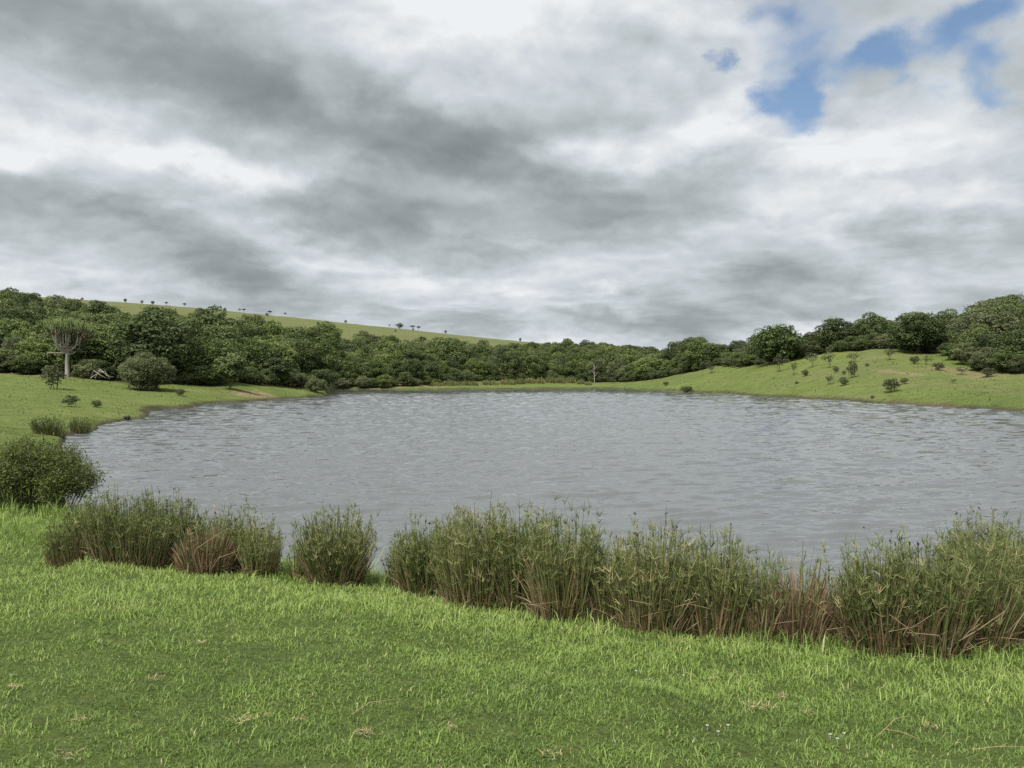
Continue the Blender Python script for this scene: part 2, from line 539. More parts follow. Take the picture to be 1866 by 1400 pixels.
M['reed_green'] = foliage_mat('green_sedge', [(0, (.080, .112, .036)), (.45, (.180, .215, .072)), (.8, (.31, .325, .13)), (1, (.48, .43, .23))], .30, .28,
                              (0.0, .6, (.22, .18, .08), .35))
M['reed_dry'] = foliage_mat('dry_sedge', [(0, (.17, .105, .060)), (.4, (.28, .195, .115)), (.75, (.42, .32, .20)), (1, (.58, .48, .33))], .25, .15)
M['reed_head'] = foliage_mat('sedge_seed_head', [(0, (.05, .04, .02)), (1, (.16, .12, .06))], .3, .1)
M['grass'] = foliage_mat('lawn_grass_blade', [(0, (.098, .158, .046)), (.35, (.190, .285, .074)), (.7, (.320, .435, .110)), (.9, (.42, .50, .18)), (1, (.62, .53, .32))], 0.0, .38)
M['straw'] = foliage_mat('straw', [(0, (.20, .13, .07)), (.5, (.40, .29, .17)), (1, (.58, .47, .30))], .3, .1)
M['white'] = foliage_mat('white_petal', [(0, (.6, .6, .55)), (1, (.8, .8, .76))], .1, .2)
M['bark'] = bark_mat('brown_bark', (.045, .036, .028), (.13, .11, .09))
M['bark_pale'] = bark_mat('pale_grey_bark', (.24, .215, .19), (.48, .44, .40))
M['dead'] = bark_mat('weathered_dead_wood', (.22, .19, .165), (.46, .42, .37))
M['stone'] = bark_mat('dark_stone', (.02, .02, .02), (.06, .055, .05))
M['succulent'] = foliage_mat('succulent_finger', [(0, (.12, .085, .055)), (.45, (.10, .115, .05)), (1, (.135, .18, .055))], 0, .05)

# ground
m, T, o = new_mat('meadow_soil')
pos = T.n('ShaderNodeNewGeometry').outputs['Position']
n_fine = T.noise(pos, 9.0, 6, .65)
n_mid = T.noise(pos, .55, 5, .6)
n_big = T.noise(pos, .06, 4, .55)
n_str = T.noise(T.vmath('MULTIPLY', pos, (.5, 1.1, .5)), 1.6, 6, .7)
gmix = T.math('ADD', T.math('MULTIPLY', n_mid, .35), T.math('ADD', T.math('MULTIPLY', n_str, .35), T.math('MULTIPLY', n_big, .3)))
g1 = T.ramp(gmix, [(.36, (.075, .105, .030)), (.5, (.130, .165, .046)), (.64, (.200, .215, .075))])
g1 = T.mix(T.maprange(n_fine, .35, .7, 0, .5), g1, (.085, .120, .03))
lawn = T.ramp(n_fine, [(.3, (.060, .085, .025)), (.7, (.115, .150, .042))])
dry = T.ramp(gmix, [(.35, (.100, .120, .045)), (.65, (.165, .170, .072))])
soil = T.ramp(T.noise(pos, 1.4, 6, .65), [(.3, (.20, .135, .085)), (.7, (.36, .26, .18))])
mud_shade = T.ramp(n_mid, [(.35, (.045, .042, .024)), (.65, (.085, .076, .045))])  # shore mud, dark enough to double as painted shadow under the far bank
leafmould = T.ramp(n_mid, [(.3, (.030, .026, .014)), (.7, (.065, .056, .030))])
c = T.mix(attr(T, 'lawn'), g1, lawn)
c = T.mix(attr(T, 'dry'), c, dry)
c = T.mix(attr(T, 'wood'), c, leafmould)
c = T.mix(attr(T, 'mud_shade'), c, mud_shade)
c = T.mix(T.math('MULTIPLY', attr(T, 'soil'), T.maprange(n_str, .3, .6, .35, 1.0)), c, soil)
p = T.n('ShaderNodeBsdfPrincipled')
T.put(p.inputs['Base Color'], c)
p.inputs['Roughness'].default_value = .95
p.inputs['Specular IOR Level'].default_value = .1
bp = T.n('ShaderNodeBump'); bp.inputs['Distance'].default_value = .12; bp.inputs['Strength'].default_value = .8
T.put(bp.inputs['Height'], T.math('ADD', n_fine, T.math('MULTIPLY', n_str, 1.2)))
T.put(p.inputs['Normal'], bp.outputs[0])
T.t.links.new(p.outputs[0], o.inputs[0])
M['ground'] = m

# water: murky, ruffled by the wind
m, T, o = new_mat('ruffled_pond_water')
pos = T.n('ShaderNodeNewGeometry').outputs['Position']
wv = T.vmath('MULTIPLY', pos, (.55, 1.35, 1.0))
b1 = T.noise(wv, 2.6, 5, .62, .35)
b2 = T.noise(wv, .75, 4, .6, .3)
b3 = T.noise(wv, 7.0, 3, .6, .2)
hgt = T.math('ADD', T.math('MULTIPLY', b2, .7), T.math('ADD', b1, T.math('MULTIPLY', b3, .55)))
bp = T.n('ShaderNodeBump'); bp.inputs['Distance'].default_value = .012; bp.inputs['Strength'].default_value = 1.0
T.put(bp.inputs['Height'], hgt)
p = T.n('ShaderNodeBsdfPrincipled')
p.inputs['Base Color'].default_value = (.128, .136, .138, 1)
p.inputs['Roughness'].default_value = .05
p.inputs['IOR'].default_value = 1.333
T.put(p.inputs['Normal'], bp.outputs[0])
T.t.links.new(p.outputs[0], o.inputs[0])
M['water'] = m

# ------------------------------------------------------------------ ground sheet and pond
rows = np.concatenate((np.linspace(-60, -2, 14), np.linspace(0, 15, 110), np.geomspace(15.2, 700, 270), np.geomspace(740, 6000, 18)))
ss = np.linspace(-1.3, 1.3, 430)
Yg, Sg = np.meshgrid(rows, ss, indexing='ij')
Xg = Sg * np.sqrt(7.0 ** 2 + Yg ** 2)
Hg = height(Xg, Yg)
PXg = CX + FPX * Xg / np.maximum(Yg, 2.5)
wf, wb = wood_front(PXg), wood_back(PXg)
jit = (fbm(Xg * .2, Yg * .2, 77, 3) - .5) * 8
a_wood = np.clip((Yg - wf + jit) / 3, 0, 1) * np.clip((wb + 6 - Yg) / 8, 0, 1)
a_wood *= (PXg < 1330) | (Yg > wf + 1)
a_lawn = np.clip(1 - (Yg - 13) / 5, 0, 1)
a_dry = np.clip((Yg - 230) / 40, 0, 1)
a_dry = np.maximum(a_dry, np.clip((fbm(Xg * .09, Yg * .06, 91, 4) - .56) / .12, 0, 1) * .55 * np.clip((Yg - 30) / 20, 0, 1))
a_mud_shade = np.clip((.16 - Hg) / .10, 0, 1)
a_mud_shade = np.where(Yg > 50, np.clip((.22 + .25 * (fbm(Xg * .3, Yg * .3, 61, 3) - .3) - Hg) / .12, 0, 1), a_mud_shade)  # far shore: mud plus the eroded bank's thin shadow edge, painted in colour


def near_seg(px0, py0, px1, py1, w):
    a, b = hit(px0, py0, 20)[:2], hit(px1, py1, 20)[:2]
    d = b - a
    t = np.clip(((Xg - a[0]) * d[0] + (Yg - a[1]) * d[1]) / (d @ d + 1e-9), 0, 1)
    return np.clip(1.3 - np.hypot(Xg - a[0] - t * d[0], Yg - a[1] - t * d[1]) / w, 0, 1)


a_soil = np.maximum.reduce([near_seg(445, 720, 480, 718, 1.5), near_seg(690, 704, 790, 704, 3.0) * .5, near_seg(400, 716, 350, 712, 1.5) * .3,
                            near_seg(1608, 675, 1672, 683, .9) * .9, near_seg(1600, 652, 1700, 645, 1.6) * .3, near_seg(1720, 672, 1800, 688, 3.2) * .55,
                            near_seg(5, 683, 80, 684, 2.0) * .45, near_seg(1620, 736, 1720, 741, 1.4) * .2])
nr, ncg = Hg.shape
ii = np.arange(nr * ncg).reshape(nr, ncg)
gq = np.stack((ii[:-1, :-1], ii[:-1, 1:], ii[1:, 1:], ii[1:, :-1]), -1).reshape(-1, 4)
ground = obj('ground', make_mesh('ground', np.stack((Xg, Yg, Hg), -1), gq, None, M['ground'],
             {'wood': a_wood, 'lawn': a_lawn, 'dry': a_dry, 'mud_shade': a_mud_shade, 'soil': a_soil}, True))
tag(ground, 'grassy ground sloping down to the pond with wooded slopes behind', kind='structure')

rows = np.geomspace(5.2, 190, 820)
ss = np.linspace(-.92, .92, 400)
Yw, Sw = np.meshgrid(rows, ss, indexing='ij')
Xw = Sw * Yw
dY = np.gradient(rows)[:, None]
zw = np.zeros_like(Xw)
wr = np.random.default_rng(3)
gust = .55 + .9 * fbm(Xw * .05, Yw * .03, 131, 4)
for k in range(24):
    lam = .21 * (1.6 / .21) ** (k / 23)
    th = math.radians(-78 + wr.normal() * 15)
    amp = lam * (.0125 if lam < .45 else (.0115 if lam < .75 else .0045 + .0085 * np.clip((Yw - 30) / 40, 0, 1)))
    fade = np.clip((lam / np.maximum(dY, Yw * .0054) - 1.2) / 1.4, 0, 1)
    ph = 2 * math.pi / lam * (Xw * math.cos(th) + Yw * math.sin(th)) + wr.uniform(0, 6.28) + 3.2 * fbm(Xw * .3, Yw * .3, 150 + k, 2)
    zw += amp * fade * np.sin(ph - .65 * np.sin(ph))
zw *= gust
ii = np.arange(zw.size).reshape(zw.shape)
wq = np.stack((ii[:-1, :-1], ii[:-1, 1:], ii[1:, 1:], ii[1:, :-1]), -1).reshape(-1, 4)
water = obj('water', make_mesh('water', np.stack((Xw, Yw, zw), -1), wq, None, M['water'], None, True))
tag(water, 'grey wind-ruffled water of the pond', kind='structure')

# ------------------------------------------------------------------ tree and shrub meshes
def unit(n):
    v = rng.normal(size=(n, 3)); return v / np.linalg.norm(v, axis=1)[:, None]


def crown_mesh(name, mat, R, H, z0, lobes, per, leaf, aspect=.55, flat=1.0, fill=500, lobe_r=(.20, .44)):
    """lobed crown: R radius, from z0 to H"""
    g = Geo()
    hc, hr = (z0 + H) / 2, (H - z0) / 2
    cens = []
    for k in range(lobes):
        for _ in range(30):
            v = unit(1)[0]
            v[2] = abs(v[2]) * 1.0 - .42 if rng.random() < .62 else v[2] * .8 - .1
            v /= np.linalg.norm(v)
            lr = rng.uniform(*lobe_r) * R
            cpt = np.array((v[0] * (R - lr), v[1] * (R - lr), hc + v[2] * (hr - lr * .6)))
            cpt[:2] *= rng.uniform(.75, 1.08); 
            if all(np.linalg.norm(cpt - c0) > .62 * (lr + r0) * .9 for c0, r0 in cens): break
        cens.append((cpt, lr))
    for cpt, lr in cens:
        n = int(per * (lr / (.34 * R)) ** 2)
        d = unit(n)
        d[:, 2] = np.where(d[:, 2] < -.45, -d[:, 2], d[:, 2])
        rad = lr * (rng.uniform(.62, 1.0, n) ** .6) * (1 + .22 * (rng.random(n) - .5)) * np.where(rng.random(n) < .09, rng.uniform(1.12, 1.42, n), 1.0)
        pp = cpt + d * rad[:, None] * np.array((1, 1, .8 * flat))
        nn = d * .9 + unit(n) * .75 + np.array((0, 0, .3))
        nn /= np.linalg.norm(nn, axis=1)[:, None]
        tt = np.clip(.42 + rng.normal() * .10 + rng.normal(size=n) * .16, 0, 1)
        g.leaves(pp, nn, leaf * rng.uniform(.6, 1.3, n), aspect, tt)
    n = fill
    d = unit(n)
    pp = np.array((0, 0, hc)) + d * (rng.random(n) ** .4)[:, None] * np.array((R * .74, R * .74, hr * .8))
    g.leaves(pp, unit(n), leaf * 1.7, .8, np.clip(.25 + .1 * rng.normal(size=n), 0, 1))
    return g.mesh(name, mat), cens


def trunk_mesh(name, mat, cens, H, r=.17, lean=.3, multi=1):
    g = Geo()
    for s in range(multi):
        a = rng.uniform(0, 6.28); bx, by = rng.normal(size=2) * .12 * (multi > 1)
        top = np.array((math.cos(a) * lean, math.sin(a) * lean, H * .55))
        b0 = np.array((bx, by, -.35))
        mid = (b0 + top) / 2 + np.append(rng.normal(size=2) * .12, 0)
        rr = r / (multi ** .5)
        g.tube([b0, b0 + (mid - b0) * .3, mid, top, top + (0, 0, H * .2)], [rr * 1.35, rr * 1.02, rr * .85, rr * .65, rr * .15], 6)
        for cpt, lr in cens[s::multi][:7]:
            f = rng.uniform(.45, .95)
            st = mid + (top - mid) * f
            m2 = st + (cpt - st) * .55 + rng.normal(size=3) * .12
            g.tube([st, m2, cpt], [rr * .5, rr * .33, rr * .1], 4)
    return g.mesh(name, mat, True)


PROTO = {}


def proto(key, kind, mat, bark, R, H, z0, lobes, per, leaf, **kw):
    tk = {k: kw.pop(k) for k in ('r', 'lean', 'multi') if k in kw}
    cm, cens = crown_mesh(kind + '_crown', mat, R, H, z0, lobes, per, leaf, **kw)
    PROTO[key] = (cm, trunk_mesh(kind + '_trunk', bark, cens, H, **tk), R, H)


for i in range(4):
    proto(('dark', i), 'evergreen', M['tree_dark'], M['bark'], 3.3, 6.2, .0, 30, 320, .14)
for i in range(3):
    proto(('olive', i), 'thorn_tree', M['tree_olive'], M['bark'], 3.1, 5.4, .0, 28, 330, .122, aspect=.5, multi=2)
for i in range(3):
    proto(('bright', i), 'milkwood', M['tree_bright'], M['bark'], 3.2, 5.8, .0, 32, 310, .138, lobe_r=(.2, .36))
proto(('dome', 0), 'dome_tree', M['dome'], M['bark'], 4.2, 5.6, .2, 64, 150, .17, lobe_r=(.14, .22), fill=1500)
for i in range(2):
    proto(('small', i), 'small_tree', M['tree_dark'], M['bark'], 1.9, 4.2, .9, 14, 260, .14, lobe_r=(.3, .48), fill=250, r=.11)
for i in range(4):
    proto(('shrub', i), 'shrub', M['shrub'], M['bark'], .85, 1.55, .12, 13, 85, .06, lobe_r=(.26, .42), fill=60, r=.05, multi=4, lean=.35)
for i in range(2):
    proto(('open', i), 'thorn_shrub', M['shrub'], M['bark'], 1.05, 2.0, .55, 11, 70, .065, lobe_r=(.22, .34), fill=25, r=.05, multi=3, lean=.4)
for i in range(2):
    proto(('umbrella', i), 'umbrella_tree', M['shrub'], M['bark'], 1.9, 2.6, 1.45, 10, 80, .12, flat=.6, lobe_r=(.28, .4), fill=60, r=.08)
proto(('droop', 0), 'drooping_bush', M['tree_olive'], M['dead'], 2.2, 3.0, -.3, 34, 380, .12, aspect=.22, lobe_r=(.26, .4), fill=300, multi=5, r=.09, lean=.9)
proto(('round', 0), 'round_bush', M['tree_olive'], M['bark'], 1.3, 1.5, .0, 26, 160, .085, aspect=.4, lobe_r=(.22, .34), fill=200, multi=3, r=.05)


def plant(name, key, loc, label, cat, group=None, scale=1.0, rz=None):
    cm, tm, R, H = PROTO[key]
    t = bpy.data.objects.new(name, None)
    t.empty_display_size = .3
    C.objects.link(t)
    t.location = loc
    t.rotation_euler = (0, 0, rng.uniform(0, 6.28) if rz is None else rz)
    t.scale = (scale,) * 3 if np.isscalar(scale) else scale
    tag(t, label, cat, group)
    obj('trunk', tm, t)
    obj('crown', cm, t)
    return t


def plant_px(name, key, px, py, wpx, hpx, label, cat, group=None, Y=None):
    loc = hit(px, py, 15) if Y is None else column(px, Y)
    cm, tm, R, H = PROTO[key]
    sx = wpx * loc[1] / FPX / (2 * R); sz = hpx * loc[1] / FPX / H
    
    return plant(name, key, loc - (0, 0, .03), label, cat, group, (sx, sx, sz))


occupied = []

# ---- single trees one can pick out
def single(*a, **k):
    t = plant_px(*a, **k)
    occupied.append((t.location.x, t.location.y, PROTO[a[1]][2] * t.scale[0]))
    return t


single('dome_tree', ('dome', 0), 1417, 657, 108, 70, 'large smooth dome-shaped green tree standing highest at the head of the right meadow', 'tree', Y=138)
single('evergreen_tree', ('dark', 0), 1523, 652, 84, 62, 'dark evergreen tree with a ragged top just behind the meadow, right of the dome-shaped tree', 'tree', Y=137)
single('evergreen_tree', ('dark', 1), 1585, 648, 76, 66, 'tall rounded dark tree at the middle of the right hilltop row', 'tree', Y=136)
single('evergreen_tree', ('dark', 2), 1672, 650, 104, 74, 'broad dark tree of dense leaves reaching down to the top of the right meadow', 'tree', Y=117)
single('thorn_tree', ('olive', 0), 1800, 640, 120, 84, 'broad grey-green dome tree on the right hillside below the skyline', 'tree', Y=108)
single('evergreen_tree', ('dark', 3), 1846, 690, 90, 70, 'very dark low tree at the right edge of the meadow, touching the frame', 'tree', Y=88)
single('small_tree', ('small', 0), 421, 722, 62, 66, 'small leafy tree with a bare trunk by the red bank on the left shore', 'tree', Y=83)
single('drooping_bush', ('droop', 0), 266, 718, 104, 66, 'large pale green bush with drooping grey twigs at the foot of the left wood', 'bush', Y=75)
single('round_bush', ('round', 0), 576, 724, 44, 26, 'rounded olive bush on the tip of the grassy point, left shore', 'bush', Y=101.5)
single('broad_tree', ('dark', 1), 285, 706, 170, 128, 'massive spreading dark tree standing at the left wood edge behind the drooping bush', 'tree', Y=84)
single('small_tree', ('small', 1), 505, 716, 60, 50, 'low green tree behind the red bank on the left shore', 'tree', Y=99)
single('shrubby_tree', ('shrub', 3), 98, 712, 48, 48, 'grey-green airy shrub standing alone on the left meadow below the candelabra tree', 'shrub', Y=62)
single('bright_tree', ('bright', 0), 1185, 690, 70, 42, 'fresh light green tree where the far wood meets the right meadow', 'tree', Y=196)

# ---- the wood
trees = []
kinds = [('dark', 4), ('olive', 3), ('bright', 3)]
step = 4.3
for yy in np.arange(78, 402, step):
    for xx in np.arange(-190, 190, step):
        x = xx + rng.uniform(-.42, .42) * step; y = yy + rng.uniform(-.42, .42) * step
        px = CX + FPX * x / y
        if px < -170 or px > 2040: continue
        f = wood_front(px) + 1.6; b = wood_back(px) + (fbm(px * .02, 0.0, 301, 2) - .5) * 40
        if not (f < y < b): continue
        z = float(height(x, y))
        if z < (.05 if 598 < px < 770 else .35): continue
        first = y < f + 6
        s = .62 + .62 * rng.random() ** 1.4
        if rng.random() < .06: s *= 1.15
        if y > 280: s *= .95
        if px > 1330: s *= .82
        if 1285 < px < 1372 or 1460 < px < 1500: s *= .72
        if any((x - ox) ** 2 + (y - oy) ** 2 < (orr * .8 + 1.4 * s) ** 2 for ox, oy, orr in occupied): continue
        if any(abs(y - oy) < 10 + orr and y < oy and (x - ox) ** 2 < (orr) ** 2 and px > 1330 for ox, oy, orr in occupied): continue
        nv = fbm(x * .035, y * .035, 210, 3)
        r = rng.random() * .7 + (nv - .5) * 1.3
        k = 'dark' if r < .27 else ('bright' if r < .58 else 'olive')
        if px > 1330: k = 'dark' if rng.random() < .72 else 'olive'
        trees.append((x, y, z, px, k, s, y - f, b - y))
trees.sort(key=lambda t: t[1])
# what each tree shows over the ones in front of it
sky_line = np.full(2600, -1e9)
shown = []
for t in trees:
    x, y, z, px, k, sz = t[:6]
    hw = 3.0 * sz * FPX / y
    top = (z + 5.6 * sz - EYE) / y * FPX; bot = (z - EYE) / y * FPX
    a, b = int(px - hw) + 300, int(px + hw) + 301
    xs = (np.arange(a, b) - 300 - px) / hw
    prof_t = bot + (top - bot) * (.35 + .65 * np.sqrt(np.clip(1 - xs ** 2, 0, 1)))
    shown.append(float(np.clip(prof_t - np.maximum(sky_line[a:b], bot), 0, None).sum()) * (0 if not (-20 < px < 1886) else 1))
    sky_line[a:b] = np.maximum(sky_line[a:b], prof_t)
order = np.argsort(-np.array(shown))
NIND = 285
picked = [trees[i] for i in order[:NIND]]
rest = [trees[i] for i in order[NIND:] if shown[i] > 1.5 or not (-20 < trees[i][3] < 1886) and trees[i][1] < 200]
print('wood trees', len(trees), 'smallest single', shown[order[NIND - 1]])
LOOK = {'dark': 'dark green', 'olive': 'olive', 'bright': 'fresh green'}
NAMES = {'dark': 'evergreen_tree', 'olive': 'thorn_tree', 'bright': 'milkwood_tree'}
PLACES = [(70, 'at far left edge'), (195, 'behind candelabra tree'), (370, 'around massive spreading tree'), (470, 'behind small red-bank tree'), (597, 'behind grassy point'),
          (760, 'above bare far bank'), (900, 'behind pale reed beds'), (1050, 'behind grey reed tufts'), (1130, 'around bare dead tree'), (1330, 'left of dome tree'),
          (1480, 'around dome tree'), (1620, 'on middle right hilltop'), (1740, 'around broad hilltop tree'), (9999, 'on right hillside')]
ORD = ['first', 'second', 'third', 'fourth', 'fifth', 'sixth', 'seventh', 'eighth', 'ninth', 'tenth', 'eleventh', 'twelfth']
bins = {}
for t in picked:
    pl = next(w for m_, w in PLACES if t[3] < m_)
    row = 'front row' if t[6] < 8 else ('lower slope' if t[6] < 40 else ('mid slope' if t[7] > 40 else 'upper wood edge'))
    bins.setdefault((t[4], pl, row), []).append(t)
for (k, pl, row), ts in bins.items():
    ts.sort(key=lambda t: t[3])
    for q, (x, y, z, px, _, s, df, db) in enumerate(ts):
        n = {'dark': 4, 'olive': 3, 'bright': 3}[k]
        lab = f'{LOOK[k]} tree {pl}, {row}'
        if len(ts) == 1: lab = 'only ' + lab
        elif len(ts) == 2: lab = ('left' if q == 0 else 'right') + ' one of two ' + lab.replace(' tree ', ' trees ', 1)
        else: lab = (ORD[q] if q < 12 else 'last') + ' from left of ' + lab.replace(' tree ', ' trees ', 1)
        plant(NAMES[k], (k, int(rng.integers(n))), (x, y, z - .1), lab, 'tree', 'trees of the wood ' + pl,
              (s * rng.uniform(.85, 1.25), s * rng.uniform(.85, 1.25), s * rng.uniform(.82, 1.2)))

# low thicket bushes closing the foot of the wood
low = 0
for px in list(np.arange(-60, 1930, 19.0)) + [1530, 1541, 1552, 1563, 1574]:
    pj = px + rng.uniform(-7, 7) * (px % 19 == 0)
    Y0 = float(wood_front(pj)) + rng.uniform(-.8, 1.6)
    cpt = column(pj, Y0)
    if cpt[2] < (.02 if 598 < pj < 770 else .3) or any((cpt[0] - ox) ** 2 + (cpt[1] - oy) ** 2 < (orr * .3) ** 2 for ox, oy, orr in occupied): continue
    if 200 < pj < 330 or 85 < pj < 165 or 400 < pj < 445: continue
    key = [('olive', 0), ('dark', 2), ('bright', 1), ('olive', 2), ('dark', 0)][low % 5]
    sx = rng.uniform(.34, .62); low += 1
    pl = next(w for m_, w in PLACES if pj < m_)
    bins.setdefault(('low', pl), []).append((cpt, key, sx))
for kk, ts in bins.items():
    if kk[0] != 'low': continue
    for q, (cpt, key, sx) in enumerate(ts):
        lab = f'low thicket bush at the wood foot {kk[1]}'
        lab = ('only ' + lab) if len(ts) == 1 else ((ORD[q] if q < 12 else 'last') + ' from left of the ' + lab.replace('bush ', 'bushes ', 1))
        plant('thicket_bush', key, cpt - (0, 0, .15), lab, 'bush', 'low thicket bushes at the foot of the wood', (sx * 1.15, sx * 1.15, sx * rng.uniform(.65, .95)))

# the far part of the wood reads as one mass
g = Geo()
for (x, y, z, px, k, s, df, db) in rest:
    nl = 13
    R, H = 3.2 * s, 5.8 * s
    base = {'dark': .30, 'olive': .52, 'bright': .62}[k] + rng.normal() * .08
    for q in range(nl):
        v = unit(1)[0]; v[2] = abs(v[2]) * .9 - .15
        cpt = np.array((x, y, z + H * .52)) + v * np.array((R * .72, R * .72, H * .36))
        n = 26; d = unit(n); d[:, 2] = np.abs(d[:, 2]) * 1.0 - .25
        pp = cpt + d * (R * .36 * rng.uniform(.75, 1.05, n))[:, None]
        nn = d + unit(n) * .7; nn /= np.linalg.norm(nn, axis=1)[:, None]
        g.leaves(pp, nn, .34 * rng.uniform(.7, 1.25, n) * s, .6, np.clip(base + rng.normal(size=n) * .13 + rng.normal() * .05, 0, 1))
M['far_wood'] = foliage_mat('far_wood_leaf', [(0, (.050, .076, .028)), (.35, (.102, .140, .048)), (.7, (.165, .20, .072)), (1, (.23, .27, .10))], 0)
far_wood = obj('far_wood', g.mesh('far_wood', M['far_wood']))
tag(far_wood, 'far upper part of the wood climbing to the grassy ridge', kind='stuff')

# ---- trees and shrubs dotted along the grassy ridge
RIDGE = [(150, 549, 7, 7, 's'), (229, 551, 8, 8, 's'), (259, 554, 7, 7, 's'), (279, 556, 9, 8, 's'), (304, 558, 8, 8, 'u'), (310, 571, 9, 9, 's'), (337, 562, 8, 10, 'u'),
         (387, 566, 9, 9, 's'), (410, 569, 7, 9, 's'), (437, 569, 7, 7, 'u'), (445, 570, 8, 8, 'u'), (492, 574, 10, 9, 'u'), (487, 577, 8, 7, 's'), (520, 577, 6, 8, 'u'), (580, 593, 7, 7, 's'),
         (630, 590, 7, 7, 's'), (710, 597, 5, 6, 'u'), (728, 598, 18, 11, 's'), (752, 600, 12, 9, 'u'), (763, 602, 9, 9, 'u'), (721, 606, 5, 5, 's'), (753, 603, 5, 5, 's'), (812, 608, 6, 7, 's'), (948, 624, 6, 9, 's')]
RL = ['leftmost dot-like shrub on the grassy ridge beside the wood', 'small shrub on the left skyline, first of a loose row of six', 'small dark shrub on the ridge skyline, second of the row',
      'rounded shrub on the ridge skyline, third of the row', 'thin tree on the ridge skyline, fourth of the row', 'lone bush on the ridge slope just below the skyline row',
      'slim stalked tree on the ridge skyline, fifth of the row', 'shrub on the ridge just above a tall treetop of the wood', 'dark shrub on the ridge beside the tall treetop of the wood',
      'left one of two close thin trees on the ridge skyline', 'right one of two close thin trees on the ridge skyline', 'flat-topped tree leaning on the ridge skyline',
      'low bush at the foot of the leaning skyline tree', 'tiny upright tree on the ridge skyline near the leaning one', 'small bush low on the ridge slope near the wood edge',
      'lone shrub on the ridge skyline halfway down', 'tiny tree left of the broad clump on the ridge', 'broad dark clump on the ridge skyline',
      'flat umbrella tree on the ridge skyline right of the broad clump', 'second flat umbrella tree right of the first on the ridge', 'tiny bush on the slope below the broad skyline clump',
      'tiny bush under the flat umbrella trees on the ridge', 'small shrub near the low end of the ridge', 'slim dark tree where the ridge sinks into the wood']
for k, (px, py, w, h, t) in enumerate(RIDGE):
    key = ('umbrella', k % 2) if t == 'u' else ('shrub', k % 4)
    loc = hit(px, py, 200)
    if loc[1] > 452: loc = column(px, 446)
    cm, tm, R, H = PROTO[key]
    plant('ridge_tree' if t == 'u' else 'ridge_shrub', key, loc, RL[k], 'tree' if t == 'u' else 'shrub', 'trees and shrubs along the grassy ridge', (w * .95 * loc[1] / FPX / 2 / R,) * 2 + (h * .95 * loc[1] / FPX / H,))

# ---- shrubs on the right meadow
RS = [(1423, 677, 34, 32, 'o', 'largest of the airy shrubs below the dome-shaped tree'), (1447, 684, 15, 25, 'o', 'slim upright shrub right of the largest airy shrub'),
      (1347, 671, 15, 11, 's', 'small shrub at the left upper edge of the right meadow'), (1479, 670, 26, 30, 'o', 'tall pale airy shrub midway up the right meadow'),
      (1509, 671, 28, 32, 'o', 'dark-stemmed airy shrub beside the tall pale one on the meadow'), (1467, 686, 15, 13, 's', 'small low shrub under the tall pale airy shrub'),
      (1523, 679, 13, 12, 's', 'small round shrub left of the dark two-part bush'), (1553, 689, 22, 32, 's', 'dark two-part bush, upright, in the middle of the right meadow'),
      (1538, 683, 10, 8, 's', 'tiny bush tucked left of the dark two-part bush'), (1512, 701, 21, 17, 'o', 'low loose shrub, left of the pair in mid meadow'),
      (1538, 703, 21, 16, 's', 'low loose shrub, right of the pair in mid meadow'), (1625, 715, 36, 26, 's', 'dense dark round bush standing alone near the water on the right meadow'),
      (1647, 700, 18, 12, 's', 'small flat bush behind the lone dark round bush'), (1738, 699, 14, 9, 'o', 'tiny twiggy shrub alone on the far right of the meadow'),
      (1621, 656, 22, 21, 'o', 'airy shrub at the top of the meadow by the bare soil'), (1667, 664, 22, 15, 's', 'grey shrub on the upper meadow under the broad dark tree'),
      (1690, 665, 20, 17, 'o', 'brownish shrub right of the grey one on the upper meadow'), (1555, 661, 24, 18, 'o', 'pale faint shrub at the upper meadow edge'),
      (1590, 727, 9, 7, 's', 'small black-looking tuft by the water below the lone round bush'), (1295, 680, 22, 16, 'o', 'small flat-topped tree high on the meadow near the far wood'),
      (1213, 703, 13, 8, 's', 'round little bush on the low left end of the right meadow'), (1252, 717, 30, 14, 's', 'broad low dark bush right at the water edge of the meadow'),
      (1176, 695, 10, 14, 'o', 'left one of two small trees at the meadow foot by the wood'), (1187, 695, 10, 13, 'o', 'right one of two small trees at the meadow foot by the wood'),
      (1117, 699, 14, 11, 's', 'dark bush on the far shore right of the dead tree'), (1710, 675, 26, 15, 's', 'scrubby bush on stony soil left of the right-hand wood'),
      (1752, 683, 26, 15, 'o', 'scrubby twiggy bush on stony soil in front of the right-hand wood'), (1800, 688, 30, 18, 's', 'low dark bush spilling out of the right-hand wood onto grass'),
      (1580, 668, 10, 6, 's', 'low grey tussock bush on the upper meadow'), (1452, 700, 9, 5, 's', 'flat tiny bush on the open slope left of the pair')]
for k, (px, py, w, h, t, lab) in enumerate(RS):
    plant_px('meadow_shrub', ('open', k % 2) if t == 'o' else ('shrub', k % 4), px, py, w, h, lab, 'shrub', 'shrubs on the right meadow')
# ---- left meadow bushes
plant_px('meadow_bush', ('shrub', 0), 129, 741, 34, 22, 'larger of two dark tufty bushes on the left meadow', 'bush', 'bushes on the left meadow')
plant_px('meadow_bush', ('shrub', 1), 176, 743, 22, 15, 'smaller of two dark tufty bushes on the left meadow', 'bush', 'bushes on the left meadow')
plant_px('meadow_bush', ('shrub', 2), 328, 722, 20, 14, 'small round bush in front of the large drooping bush', 'bush', 'bushes on the left meadow')

